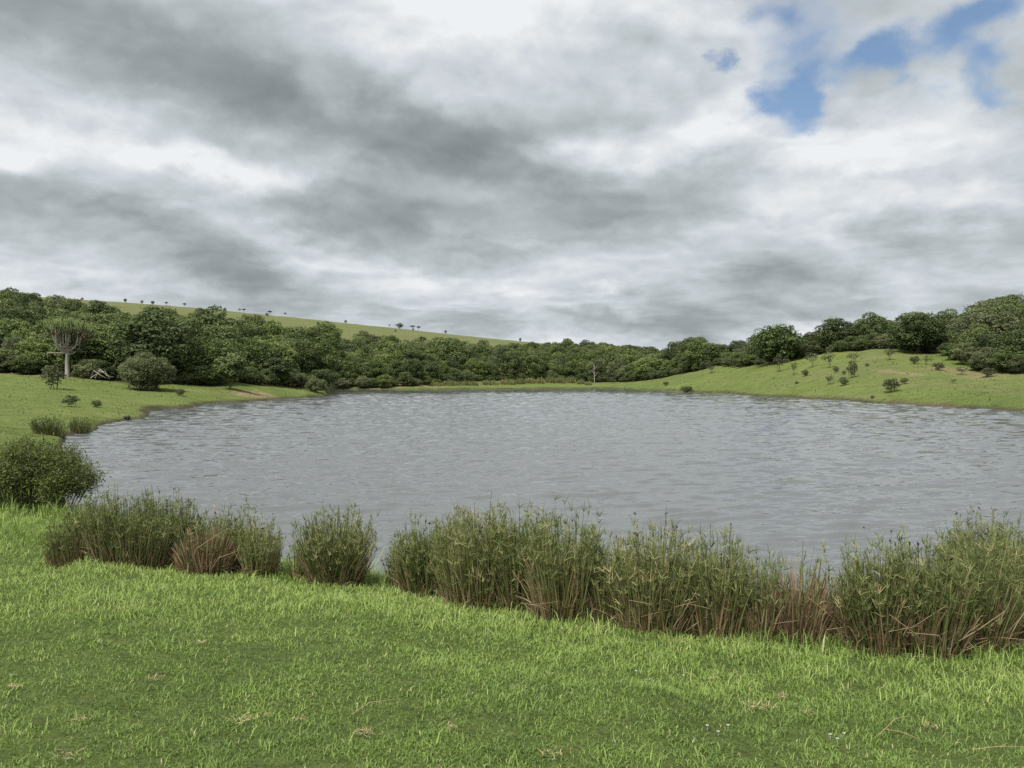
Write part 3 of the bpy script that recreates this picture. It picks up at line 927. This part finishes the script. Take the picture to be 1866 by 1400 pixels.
# ---- dark lump lying on the left meadow
g = Geo()
th = np.linspace(0, math.pi, 7)
for k in range(1):
    pts = np.stack((0 * th, 0 * th, .24 * (1 - np.cos(th)) / 2 - .02), 1)
    g.tube(pts, np.maximum(.19 * np.sin(th), .01), 10)
me = g.mesh('rock', M['stone'], True)
co = np.empty(len(me.vertices) * 3); me.vertices.foreach_get('co', co); co = co.reshape(-1, 3)
co *= 1 + .25 * (fbm(co[:, 0:1] * 9 + 5, co[:, 2:3] * 9 + co[:, 1:2] * 7, 9, 2) - .5)
me.vertices.foreach_set('co', co.ravel()); me.update()
tag(obj('rock', me, None, hit(231, 764, 15)), 'small dark rounded rock lying on the left meadow near the water', 'rock')

# ---- candelabra tree
eb = column(123, 82)
et = bpy.data.objects.new('candelabra_tree', None); C.objects.link(et); et.location = eb
tag(et, 'candelabra tree with pale bare trunk and flat crown at the left wood edge', 'tree')
SC = 82 / FPX
hT = 105 * SC
g = Geo()
g.tube([(0, 0, -.3), (.02, 0, .6), (-.02, 0, 1.6), (.03, .02, 2.6), (.02, 0, 3.3), (.08, 0, 4.9)], [.30, .25, .21, .19, .16, .06], 9)
obj('trunk', g.mesh('candelabra_trunk', M['bark_pale'], True), et)
fing = Geo()
ends = []
for k in range(20):
    a = k * 2.399 + rng.uniform(-.2, .2)
    zb = 2.5 + .9 * (k / 20) + rng.uniform(-.1, .1)
    rr = rng.uniform(.9, 2.15) * (1 if k < 14 else .5)
    zt = 4.55 + 1.0 * (1 - (rr / 2.35) ** 2) + rng.uniform(-.25, .2)
    dirv = np.array((math.cos(a), math.sin(a), 0))
    pts = [np.array((0.02, 0, zb)), dirv * rr * .42 + (0, 0, zb + .05), dirv * rr * .78 + (0, 0, zb + .42), dirv * rr * .98 + (0, 0, zb + 1.0), dirv * rr * 1.02 + (0, 0, zt)]
    gb = Geo(); gb.tube(pts, [.085, .075, .068, .06, .05], 6)
    obj('branch', gb.mesh('candelabra_branch', M['bark_pale'], True), et)
    ends.append((pts[-1], dirv))
    for j in range(3):
        s0 = pts[2 + j % 2] + rng.normal(size=3) * .08
        aj = a + rng.uniform(-1.2, 1.2); dj = np.array((math.cos(aj), math.sin(aj), 0)) * rng.uniform(.2, .5)
        e = s0 + dj + (0, 0, rng.uniform(.5, .9)); e[2] = min(max(e[2], zt - .6), zt + .3)
        gb = Geo(); gb.tube([s0, s0 + dj * .8 + (0, 0, .15), e], [.05, .045, .04], 5)
        if j == 0: obj('twig', gb.mesh('candelabra_twig', M['bark_pale'], True), et)
        ends.append((e, dirv))
for k in range(48):
    a = rng.uniform(0, 6.28); rr = 1.95 * math.sqrt(rng.random())
    ends.append((np.array((math.cos(a) * rr, math.sin(a) * rr, 4.5 + 1.0 * (1 - (rr / 2.35) ** 2))), None))
for e, dv in ends:
    for j in range(7):
        d = rng.normal(size=3) * .35; d[2] = rng.uniform(.35, .8)
        b = e + rng.normal(size=3) * np.array((.38, .38, .14))
        fing.tube([b, b + d * .5, b + d * np.array((.7, .7, 1.05))], [.04, .042, .02], 4, np.clip(.1 + 1.0 * (b[2] - 4.2) + .15 * rng.normal(), 0, 1))
obj('crown', fing.mesh('candelabra_crown', M['succulent']), et)
gb = Geo()
for (a, z0, L) in ((3.4, 2.55, 1.0), (.3, 2.7, .9), (5.2, 2.4, .6), (2.6, 1.7, .25)):
    d = np.array((math.cos(a), math.sin(a), 0))
    p2 = np.array((0, 0, z0)) + d * 1.9 * min(L, 1)
    gb.tube([(0, 0, z0), d * .9 * L + (0, 0, z0 - .02), p2, p2 + (0, 0, -.55 * L)], [.07, .06, .05, .02], 5)
obj('dead_branches', gb.mesh('candelabra_dead_branches', M['dead'], True), et)

# ---- fallen pale branches and the dead tree on the far shore
g = Geo()
for k in range(4):
    x0 = rng.uniform(-1.5, 1.2)
    pts = [(x0, rng.uniform(-.4, .4), .05 + rng.uniform(0, .2)), (x0 + .5, 0, rng.uniform(.5, 1.1)), (x0 + 1.3, rng.uniform(-.5, .5), rng.uniform(.3, .9)), (x0 + 1.9, 0, rng.uniform(-.05, .3))]
    g.tube(pts, [.045, .04, .03, .012], 5)
tag(obj('fallen_branches', g.mesh('fallen_branches', M['dead'], True), None, column(165, 79.5)), 'heap of pale fallen branches arching beside the candelabra trunk', 'deadwood')
dt = bpy.data.objects.new('dead_tree', None); C.objects.link(dt); dt.location = column(1083, 209)
tag(dt, 'bare pale dead tree standing in front of the far wood', 'tree')
g = Geo(); g.tube([(0, 0, -.2), (.1, 0, 1.8), (-.1, 0, 3.6), (.1, 0, 4.7)], [.13, .11, .08, .03], 6)
obj('trunk', g.mesh('dead_trunk', M['dead'], True), dt)
for k in range(5):
    a = k * 2.1; z0 = 1.6 + k * .7; g = Geo()
    g.tube([(0, 0, z0), (math.cos(a) * .6, math.sin(a) * .4, z0 + .5), (math.cos(a) * .9, math.sin(a) * .5, z0 + 1.3)], [.06, .04, .015], 5)
    obj('branch', g.mesh('dead_branch', M['bark_pale'], True), dt)

# ------------------------------------------------------------------ sedges round the pond
def sedge(name, loc, rad, hgt, n, dryness, label, cat='reeds', group=None, lean=.20, wid=1.0, heads=.0, tint=.45, stiff=.0, cover=1.0, bent=0):
    """a clump: green stems each topped by a whorl of narrow leaves, dry stems, a skirt of bent straw"""
    t = bpy.data.objects.new(name, None); C.objects.link(t); t.location = loc
    tag(t, label, cat, group)
    def stems(cnt, hscale, lean, wd, droop):
        a = rng.uniform(0, 2 * math.pi, cnt); r = np.sqrt(rng.random(cnt)) 
        b = np.stack((np.cos(a) * r * rad[0] * .74, np.sin(a) * r * rad[1] * .74, np.zeros(cnt)), 1)
        b[:, 2] = height(b[:, 0] + loc[0], b[:, 1] + loc[1]) - loc[2] - .03
        b[:, 2] = np.maximum(b[:, 2], -loc[2] - .05)
        h = hgt * hscale * np.where(rng.random(cnt) < .34, rng.uniform(.3, .75, cnt), np.clip(rng.normal(.84, .16, cnt), .3, 1.15)) * (1 - .42 * r ** 2.2)
        oa = a + rng.normal(size=cnt) * .6
        le = lean * (.25 + r) * rng.uniform(.3, 1.1, cnt)
        d = np.stack((np.cos(oa) * le, np.sin(oa) * le, np.ones(cnt)), 1)
        tt = np.linspace(0, 1, 5)
        P = b[:, None, :] + d[:, None, :] * (.94 * h[:, None] * tt[None])[:, :, None]
        out = np.stack((np.cos(oa), np.sin(oa), np.zeros(cnt)), 1)
        dr = droop * rng.uniform(.2, 1.2, cnt)
        P = P + out[:, None, :] * (dr[:, None] * h[:, None] * tt[None] ** 2)[:, :, None] * .5
        P[:, :, 2] -= (dr[:, None] * h[:, None] * tt[None] ** 2.4) * .45
        wv = wd * wid * rng.uniform(.7, 1.3, cnt)
        Wd = wv[:, None] * np.array((1.1, 1.05, 1.0, .85, .5))[None]
        sa = rng.uniform(0, 6.28, cnt)
        side = np.stack((np.cos(sa), np.sin(sa), 0 * sa), 1)
        return P, Wd, side, h
    g = Geo()
    ng = int(n * (1 - dryness))
    P, Wd, side, h = stems(ng, 1.0, lean, .0036, .14)
    tn = np.clip(tint + rng.normal(size=ng) * .24, 0, 1)
    g.ribbons(P, Wd, side, tn)
    # whorl of bracts on each stem
    nb = 6
    sel = rng.random(ng) < .72; tn = tn[sel]; P = P[sel]
    tip = np.repeat(P[:, -1, :], nb, 0); cnt = len(tip)
    a = rng.uniform(0, 6.28, cnt); el = rng.uniform(.45, 1.5, cnt)
    L = hgt * rng.uniform(.04, .13, cnt)
    d = np.stack((np.cos(a) * np.cos(el), np.sin(a) * np.cos(el), np.sin(el)), 1)
    P2 = tip[:, None, :] + d[:, None, :] * (L[:, None] * np.array((0, .55, 1.0))[None])[:, :, None]
    P2[:, 2, 2] -= L * .25 * np.cos(el)
    sd = np.cross(d, rng.normal(size=(cnt, 3))); sd /= np.linalg.norm(sd, axis=1)[:, None] + 1e-9
    Wb = np.broadcast_to(np.array((.0024, .0022, .0006)) * wid, (cnt, 3))
    g2 = Geo(); g2.ribbons(P2, Wb, sd, np.clip(np.repeat(tn, nb) + .06 + rng.normal(size=cnt) * .12, 0, .98))
    g2.b[-1] = np.ones_like(g2.b[-1])
    o1 = obj('green_stems', g.mesh('green_stems', M['reed_green']), t); o1['kind'] = 'stuff'
    o2 = obj('leaf_whorls', g2.mesh('leaf_whorls', M['reed_green']), t); o2['kind'] = 'stuff'
    # dry stems
    nd = max(8, int(n * dryness))
    g = Geo()
    P, Wd, side, h = stems(nd, .84, lean * 1.05, .0044, .28)
    g.ribbons(P, Wd, side, np.clip(rng.beta(2, 2.2, nd), 0, 1))
    ns = int(n * .10 + n * .3 * dryness)
    P, Wd, side, h = stems(ns, .5, lean * 2.0, .0032, .7)
    g.ribbons(P, Wd, side, np.clip(rng.beta(2, 2, ns), 0, 1))
    o3 = obj('dry_stems', g.mesh('dry_stems', M['reed_dry']), t); o3['kind'] = 'stuff'
    if heads > 0:
        g = Geo(); nh = int(n * heads)
        P, Wd, side, h = stems(nh, 1.1, lean * .8, .0026, .03)
        g.ribbons(P, Wd, side, np.full(nh, .35))
        g.leaves(P[:, -1, :], unit(nh), .016 * wid * rng.uniform(.7, 1.4, nh), .6, np.full(nh, .2))
        o4 = obj('seed_heads', g.mesh('seed_heads', M['reed_head']), t); o4['kind'] = 'stuff'
    for k in range(bent):
        g = Geo()
        a = rng.uniform(-2.6, -.5); b = np.array((rng.uniform(-.6, .6) * rad[0], -rad[1] * .5, .02))
        d = np.array((math.cos(a) * rng.uniform(.2, .5), -.12, rng.uniform(.15, .3)))
        kx = b + d; e = kx + np.array((rng.choice((-1, 1)) * rng.uniform(.15, .3), rng.uniform(-.05, .05), rng.uniform(.0, .2)))
        g.tube([b, (b + kx) / 2 + (.01, 0, .01), kx, e], [.0032, .003, .0026, .0015], 4, .7)
        obj('bent_stalk', g.mesh('bent_stalk', M['reed_dry']), t)
    return t


GR = 'sedge clumps along the near shore'
SEDGES = [  # px, base py, half width px, top py, stems, dryness, tint, label, extras
    (150, 1008, 78, 905, 700, .28, .42, 'olive sedge clump beside the leafy bush, leftmost on the near shore', {}),
    (228, 1022, 88, 886, 1000, .22, .50, 'tall broad sedge clump second from the leafy bush, straw blades among green', dict(heads=.02)),
    (312, 1022, 66, 892, 800, .10, .34, 'dark green upright sedge with dark tips behind the pinkish dry clump', dict(heads=.05)),
    (372, 1040, 58, 918, 620, .80, .42, 'pinkish dry sedge clump in the left group on the near shore', dict(bent=2)),
    (425, 1034, 62, 912, 700, .35, .45, 'brown-green sedge clump right of the pinkish dry one', dict(heads=.03)),
    (474, 1042, 36, 935, 360, .15, .45, 'narrow green sedge at the right end of the left group', dict(heads=.03)),
    (549, 1046, 20, 968, 90, .12, .35, 'thin sparse sedge in the water left of the fan-shaped tuft', dict(lean=.2)),
    (610, 1056, 62, 915, 850, .18, .40, 'free-standing fan-shaped sedge tuft with water on both sides', dict(lean=.34, heads=.02)),
    (728, 1066, 24, 966, 130, .20, .36, 'small sparse sedge leaning right of the fan-shaped tuft', {}),
    (782, 1080, 70, 935, 760, .10, .45, 'bright green sedge at the left end of the long central row', dict(heads=.02)),
    (870, 1096, 84, 914, 1150, .08, .50, 'tallest full green sedge of the central row with starry leaves at front', dict(heads=.02)),
    (952, 1106, 66, 922, 850, .10, .46, 'dense green sedge over a dark hollow in the central row', {}),
    (1030, 1118, 74, 912, 950, .30, .48, 'green sedge with a rust-red dry base in the central row', dict(bent=2)),
    (1108, 1124, 52, 965, 480, .22, .42, 'lower sedge in the dip right of the rust-based clump', {}),
    (1192, 1140, 84, 946, 1000, .28, .46, 'pale green sedge clump with curved straw at its foot beside a dark hollow', dict(heads=.03, bent=4)),
    (1305, 1152, 80, 962, 950, .25, .55, 'yellowish green sedge clump right of the dark hollow', dict(heads=.02)),
    (1385, 1158, 48, 990, 380, .45, .45, 'half-dry sedge with thin top between yellowish and pinkish clumps', {}),
    (1455, 1164, 66, 974, 700, .85, .45, 'tall pinkish-brown dry sedge clump in the right half of the shore', dict(bent=3)),
    (1530, 1168, 36, 1000, 340, .60, .40, 'ragged brown sedge beside the small dark pool', {}),
    (1605, 1178, 70, 972, 850, .30, .34, 'dark sedge with starry tips right of the small dark pool', dict(heads=.03, bent=2)),
    (1690, 1182, 82, 955, 1000, .30, .36, 'large tangled sedge with fallen straw, fourth clump from the right edge', dict(heads=.03, bent=4)),
    (1775, 1180, 74, 958, 900, .38, .38, 'sedge clump with a sharply bent pale stalk in front', dict(heads=.02, bent=4)),
    (1850, 1172, 78, 940, 950, .22, .44, 'green sedge cut by the right edge of the frame', dict(bent=2)),
    (1800, 1110, 90, 932, 800, .15, .48, 'green sedge standing behind the bent-stalk clump at the right', dict(heads=.06)),
]
for (px, py, hw, top, n, dr, tint, lab, ex) in SEDGES:
    py = py + 5 + 9 * px / 1866
    top = top + (16 if px > 1640 else 4)
    Yb = (EYE - .10) * FPX / (py - HOR) * 1.0
    if px == 1800: Yb = 8.2
    loc = column(px, Yb); loc[2] = max(loc[2], -.12)
    H = Z(top, Yb) - loc[2]
    rx = hw * Yb / FPX
    hl = hit(px, py)
    if hl[2] > .02 and hl[1] < 13 and lab.find('behind the bent') < 0: loc = hl; Yb = hl[1]; H = Z(top, Yb) - loc[2]; rx = hw * Yb / FPX
    sedge('sedge_clump', loc, (rx, max(.28, rx * .75)), H, int(n * 1.75), min(dr + .10, .85), lab, 'reeds', GR, tint=tint, **ex)

# reeds on the left shore, and those of the far shore
for (px, py, hw, top, lab) in ((88, 792, 34, 755, 'dark green rush clump at the water corner, broader of the two'), (146, 790, 16, 758, 'narrow dark rush clump right of the broader one at the water corner')):
    loc = hit(px, py, 15); Y = loc[1]
    sedge('rush_clump', loc, (hw * Y / FPX, .6), (py - top) * Y / FPX, 420, .12, lab, 'reeds', 'rush clumps at the left water corner', wid=2.6, tint=.18, lean=.4)
FAR = [(792, 705, 18, 9, 'pale'), (822, 705, 22, 11, 'pale'), (856, 705, 22, 10, 'pale'), (893, 704, 22, 11, 'pale'), (925, 703, 18, 12, 'grey'), (947, 702, 14, 12, 'grey'), (966, 701, 12, 12, 'grey'), (984, 701, 10, 12, 'grey'),
       (1002, 700, 12, 13, 'grey'), (1021, 700, 12, 13, 'grey'), (1040, 700, 11, 12, 'grey'), (1058, 702, 9, 9, 'grey'), (1072, 704, 8, 8, 'grey')]
for k, (px, py, hw, h, t) in enumerate(FAR):
    loc = hit(px, py - 2, 60); Y = loc[1]
    sedge('reed_tuft', loc, (hw * Y / FPX, 1.6), h * Y / FPX, 300, .1 if t == 'pale' else .25,
          f'{ORD[k]} from left of the low pale green reed beds on the far shore' if t == 'pale' else f'{ORD[k - 4]} from left of the greyish feathery reed tufts on the far shore', 'reeds',
          'pale reed beds on the far shore' if t == 'pale' else 'grey reed tufts on the far shore', wid=14, tint=.60 if t == 'pale' else .55, lean=.3)

# leafy bush at the left, beside the sedges
t = bpy.data.objects.new('leafy_bush', None); C.objects.link(t)
bl = column(60, 12.3); t.location = bl
tag(t, 'large leafy green bush with reddish stems at the left edge by the near shore', 'bush')
g, gs = Geo(), Geo()
for k in range(120):
    a = rng.uniform(0, 6.28); r = math.sqrt(rng.random())
    c0 = np.array((math.cos(a) * r * .92, math.sin(a) * r * .62, 0))
    hh = 1.16 * (1 - .45 * r ** 2.4) * rng.uniform(.72, 1.03)
    c1 = c0 * 1.12 + (0, 0, hh); 
    gs.tube([c0 * .75 + (0, 0, -.05), c0 * .95 + (0, 0, hh * .5), c1], [.007, .006, .003], 4, rng.uniform(.2, .7))
    n = 240
    f = rng.uniform(.22, 1.0, n) ** .65
    pp = c0[None] * (.75 + .37 * f[:, None]) + np.stack((0 * f, 0 * f, hh * f), 1) + rng.normal(size=(n, 3)) * np.array((.085, .085, .05))
    nn = unit(n) + np.array((0, 0, .5)); nn /= np.linalg.norm(nn, axis=1)[:, None]
    g.leaves(pp, nn, rng.uniform(.018, .036, n), .28, np.clip(.40 + rng.normal() * .10 + rng.normal(size=n) * .15, 0, 1))
obj('foliage', g.mesh('bush_foliage', M['bush_near']), t)
obj('stems', gs.mesh('bush_stems', M['bark']), t)['kind'] = 'stuff'

# ------------------------------------------------------------------ lawn
NB = 270000
u = rng.uniform(-.80, .80, NB * 2)
Yv = 2.55 * (15.0 / 2.55) ** (rng.random(NB * 2) ** .92)
x = u * Yv * .97 + np.sign(u) * u * u * 2.2
hz = height(x, Yv)
keep = (hz > .08)
patch = fbm(x * .55, Yv * .55, 401, 4)
clump = fbm(x * 5.5, Yv * 5.5, 431, 3)
keep &= rng.random(len(x)) < np.clip(.35 + 1.5 * (clump - .3), .2, 1)
x, Yv, hz, patch, clump = (q[keep][:NB] for q in (x, Yv, hz, patch, clump))
n = len(x)
near = np.interp(CX + FPX * x / Yv, [0, 100, 300, 500, 680, 800, 1000, 1250, 1540, 1866], [10.2, 9.6, 8.95, 8.6, 8.2, 7.64, 7.2, 6.65, 6.24, 6.05])
lush = np.clip((Yv / near - .56) / .22 + (patch - .5) * 1.6, 0, 1) * np.clip(1.0 - np.clip(Yv / near - 1.0, 0, 9) * 5, .25, 1)
stray = np.where(rng.random(n) < .03, rng.uniform(1.5, 2.4, n), 1.0)
hb = stray * (.021 + .023 * lush +   .12 * np.clip(Yv / near - .94, 0, .07) / .07 * np.clip(patch * 3 - .6, .1, 1)) * rng.uniform(.55, 1.55, n) * (.75 + .6 * clump)
a = rng.uniform(0, 6.28, n); ln = rng.uniform(.15, 1.3, n)
out = np.stack((np.cos(a), np.sin(a), np.zeros(n)), 1)
b = np.stack((x, Yv, hz - .006), 1)
P = np.stack((b, b + out * (hb * ln * .35)[:, None] + np.stack((0 * hb, 0 * hb, hb * .62), 1), b + out * (hb * ln)[:, None] + np.stack((0 * hb, 0 * hb, hb * (1.05 - .28 * ln)), 1)), 1)
wd = (.0016 + .00022 * Yv) * rng.uniform(.7, 1.35, n)
Wd = wd[:, None] * np.array((1.0, .85, .12))[None]
sa = a + math.pi / 2 + rng.normal(size=n) * .5
side = np.stack((np.cos(sa), np.sin(sa), 0 * sa), 1)
tn = np.clip(.40 + .25 * lush + rng.normal(size=n) * .13 + (clump - .5) * .30 + (fbm(x * 1.7, Yv * 1.7, 451, 3) - .5) * .45, 0, .86)
tn = np.where(stray > 1, np.clip(tn + .25, 0, .88), tn)
tn = np.where(rng.random(n) < .022, rng.uniform(.9, 1.0, n), tn)
g = Geo(); g.blades(P, Wd, side, tn)
n = 30000
px = rng.uniform(-60, 1930, n)
nr_ = np.interp(px, [0, 100, 300, 500, 680, 800, 1000, 1250, 1540, 1866], [10.2, 9.6, 8.95, 8.6, 8.2, 7.64, 7.2, 6.65, 6.24, 6.05])
Yv = nr_ * (1 + rng.normal(size=n) * .034 - .028); x = (px - CX) / FPX * Yv
hz = height(x, Yv); ok = (hz > -.02) & (rng.random(n) < np.clip(fbm(x * 2.2, Yv * 2.2, 461, 3) * 3 - .9, .05, 1)); x, Yv, hz = x[ok], Yv[ok], hz[ok]; n = len(x)
hb = rng.uniform(.05, .19, n); a = rng.uniform(0, 6.28, n); ln = rng.uniform(.1, .8, n)
out = np.stack((np.cos(a), np.sin(a), 0 * a), 1); b = np.stack((x, Yv, hz - .01), 1); up = np.stack((0 * hb, 0 * hb, hb), 1)
P = np.stack((b, b + out * (hb * ln * .3)[:, None] + up * .6, b + out * (hb * ln)[:, None] + up * (1 - .25 * ln)[:, None]), 1)
side = np.stack((-np.sin(a), np.cos(a), 0 * a), 1) + rng.normal(size=(n, 3)) * .3
g.blades(P, (rng.uniform(.002, .004, n))[:, None] * np.array((1, .85, .12))[None], side, np.clip(.48 + rng.normal(size=n) * .2, 0, 1))
tag(obj('grass', g.mesh('grass', M['grass'])), 'short bright green lawn grass in the foreground', 'grass', kind='stuff')

# rough meadow grass on both banks
NB = 42000
u = np.where(rng.random(NB) < .4, rng.uniform(-.80, -.22, NB), rng.uniform(.08, .80, NB))
Yv = 13 * (170.0 / 13) ** rng.random(NB)
x = u * Yv; hz = height(x, Yv); px = CX + FPX * u
keep = (hz > .12) & (Yv < wood_front(px) + 2)
x, Yv, hz = x[keep], Yv[keep], hz[keep]; n = len(x)
tuft = fbm(x * .5, Yv * .5, 511, 3)
hb = (.035 + .05 * np.clip(tuft - .45, 0, .3) / .3) * rng.uniform(.5, 1.5, n) * (1 + Yv / 120)
a = rng.uniform(0, 6.28, n); ln = rng.uniform(.9, 2.2, n)
out = np.stack((np.cos(a), np.sin(a), np.zeros(n)), 1)
b = np.stack((x, Yv, hz - .02), 1)
P = np.stack((b, b + out * (hb * ln * .35)[:, None] + np.stack((0 * hb, 0 * hb, hb * .62), 1), b + out * (hb * ln)[:, None] + np.stack((0 * hb, 0 * hb, hb), 1)), 1)
wd = .0006 * Yv * rng.uniform(.7, 1.3, n)
side = np.stack((-np.sin(a), np.cos(a), 0 * a), 1)
g = Geo(); g.blades(P, wd[:, None] * np.array((1.0, .8, .2))[None], side, np.clip(.20 + rng.normal(size=n) * .10 + (tuft - .5) * -.3, 0, .9))
M['meadow'] = foliage_mat('meadow_grass_blade', [(0, (.12, .155, .045)), (.35, (.22, .265, .075)), (.7, (.30, .32, .11)), (1, (.33, .30, .14))], 0, .25)
tag(obj('meadow_grass', g.mesh('meadow_grass', M['meadow'])), 'rough grass on the meadows left and right of the pond', 'grass', kind='stuff')

# dry bits on the lawn
def litter(name, seed, n, spread, L, wid, matk='straw', curl=.4):
    r2 = np.random.default_rng(seed)
    g = Geo()
    a = r2.uniform(0, 6.28, n); c0 = r2.normal(size=(n, 3)) * np.array((spread, spread * .7, .006)); c0[:, 2] = np.abs(c0[:, 2]) + .022
    l = L * r2.uniform(.5, 1.4, n)
    d = np.stack((np.cos(a), np.sin(a), r2.uniform(-.1, .5, n)), 1)
    P = np.stack([c0 + d * (l * f)[:, None] + np.array((0, 0, 1.0)) * (l * curl * math.sin(f * 3.1))[:, None] for f in (0, .35, .7, 1)], 1)
    side = np.stack((-np.sin(a), np.cos(a), r2.uniform(-.4, .4, n)), 1)
    g.ribbons(P, np.broadcast_to(np.array((.6, 1, .9, .3)) * wid, (n, 4)), side, r2.random(n))
    return g.mesh(name, M[matk])


LT = [(440, 1322, 20, .035, 'dry straw tuft, largest of the pale bits in the dark lawn patch at lower left'), (482, 1316, 9, .02, 'small dry tuft just right of the largest straw tuft'),
      (545, 1322, 8, .02, 'thin dry scrap right of the pair of straw tufts'), (662, 1348, 22, .03, 'upright pale dry tuft near the bottom centre of the lawn'), (282, 1247, 12, .03, 'dry brown tuft in the mown patch on the left lawn'),
      (148, 1323, 10, .025, 'dry wisp below the left mown patch'), (28, 1262, 12, .025, 'dry wisp at the left edge of the lawn'), (1385, 1298, 34, .05, 'flat heap of brown dead grass on the right lawn'),
      (1422, 1278, 14, .02, 'upright pale scrap behind the flat brown heap'), (1303, 1246, 14, .035, 'dry scrap on the bright grass above the brown heap'), (1482, 1310, 12, .025, 'small pale tuft right of the brown heap'),
      (365, 1180, 8, .02, 'tiny dry scrap on the bright upper left lawn'), (825, 1335, 9, .02, 'tiny dry wisp right of the upright pale tuft'), (1040, 1155, 22, .06, 'ring of flattened straw near the central sedge row'),
      (1240, 1178, 18, .05, 'dry straw lying in front of the hollow in the sedges'), (1700, 1335, 16, .04, 'pale dry patch at the lower right lawn'), (120, 1392, 18, .04, 'dry straw at the bottom left edge of the lawn'),
      (1010, 1388, 14, .04, 'dry straw at the bottom edge near the centre')]
for k, (px, py, n, sp, lab) in enumerate(LT):
    tag(obj('dry_tuft', litter('dry_tuft', 900 + k, int(n * 1.6), sp * .8, .032, .0013, curl=.12), None, hit(px, py)), lab, 'dry grass', 'dry tufts lying on the lawn')
g = Geo(); g.tube([(0, 0, .02), (.05, .02, .05), (.12, .05, .09), (.2, .06, .10)], [.0022, .002, .0018, .001], 5, .6); g.tube([(.05, .02, .05), (.13, -.02, .05), (.2, -.07, .03)], [.0018, .0016, .001], 5, .6)
tag(obj('dry_twig', g.mesh('dry_twig', M['straw']), None, hit(1600, 1352)), 'forked pale dry stalk lying on the lower right lawn', 'twig')
g = Geo(); g.tube([(0, 0, .03), (.12, 0, .045), (.3, .01, .04)], [.002, .0018, .001], 5, .6)
tag(obj('dry_stalk', g.mesh('dry_stalk', M['straw']), None, hit(1775, 1380)), 'straight straw stalk in the bottom right corner of the lawn', 'stalk')
g = Geo(); g.tube([(0, 0, .02), (.08, .05, .06), (.17, .05, .07), (.24, .12, .05)], [.0018, .0018, .0016, .001], 5, .5)
tag(obj('dry_stalk', g.mesh('dry_stalk', M['straw']), None, hit(640, 1312)), 'curved pale stalk lying left of the bottom centre', 'stalk')
fl = Geo()
for k in range(6):
    a = k * 1.047; fl.leaves(np.array([(math.cos(a) * .006, math.sin(a) * .005, .028)]), np.array([(0, 0, 1.0)]), .0038, .6, np.array([.8]))
fl.tube([(0, 0, 0), (0, 0, .028)], .001, 4, .2)
fme = fl.mesh('flower', M['white'])
FLL = ['left white flower of a row of three on the right lawn', 'middle white flower, lowest of a row of three on the right lawn', 'right white flower of a row of three on the right lawn',
       'left white flower of the cluster near the forked stalk', 'lowest white flower of the cluster near the forked stalk', 'right white flower of the cluster near the forked stalk',
       'lone white flower on bright grass left of the dry scrap', 'lone white flower on bright grass below the central sedge row']
for k, (px, py) in enumerate([(1290, 1334), (1310, 1345), (1328, 1333), (1515, 1350), (1528, 1358), (1540, 1348), (1246, 1240), (1160, 1232)]):
    tag(obj('flower', fme, None, hit(px, py)), FLL[k], 'flower', 'tiny white flowers in the lawn')
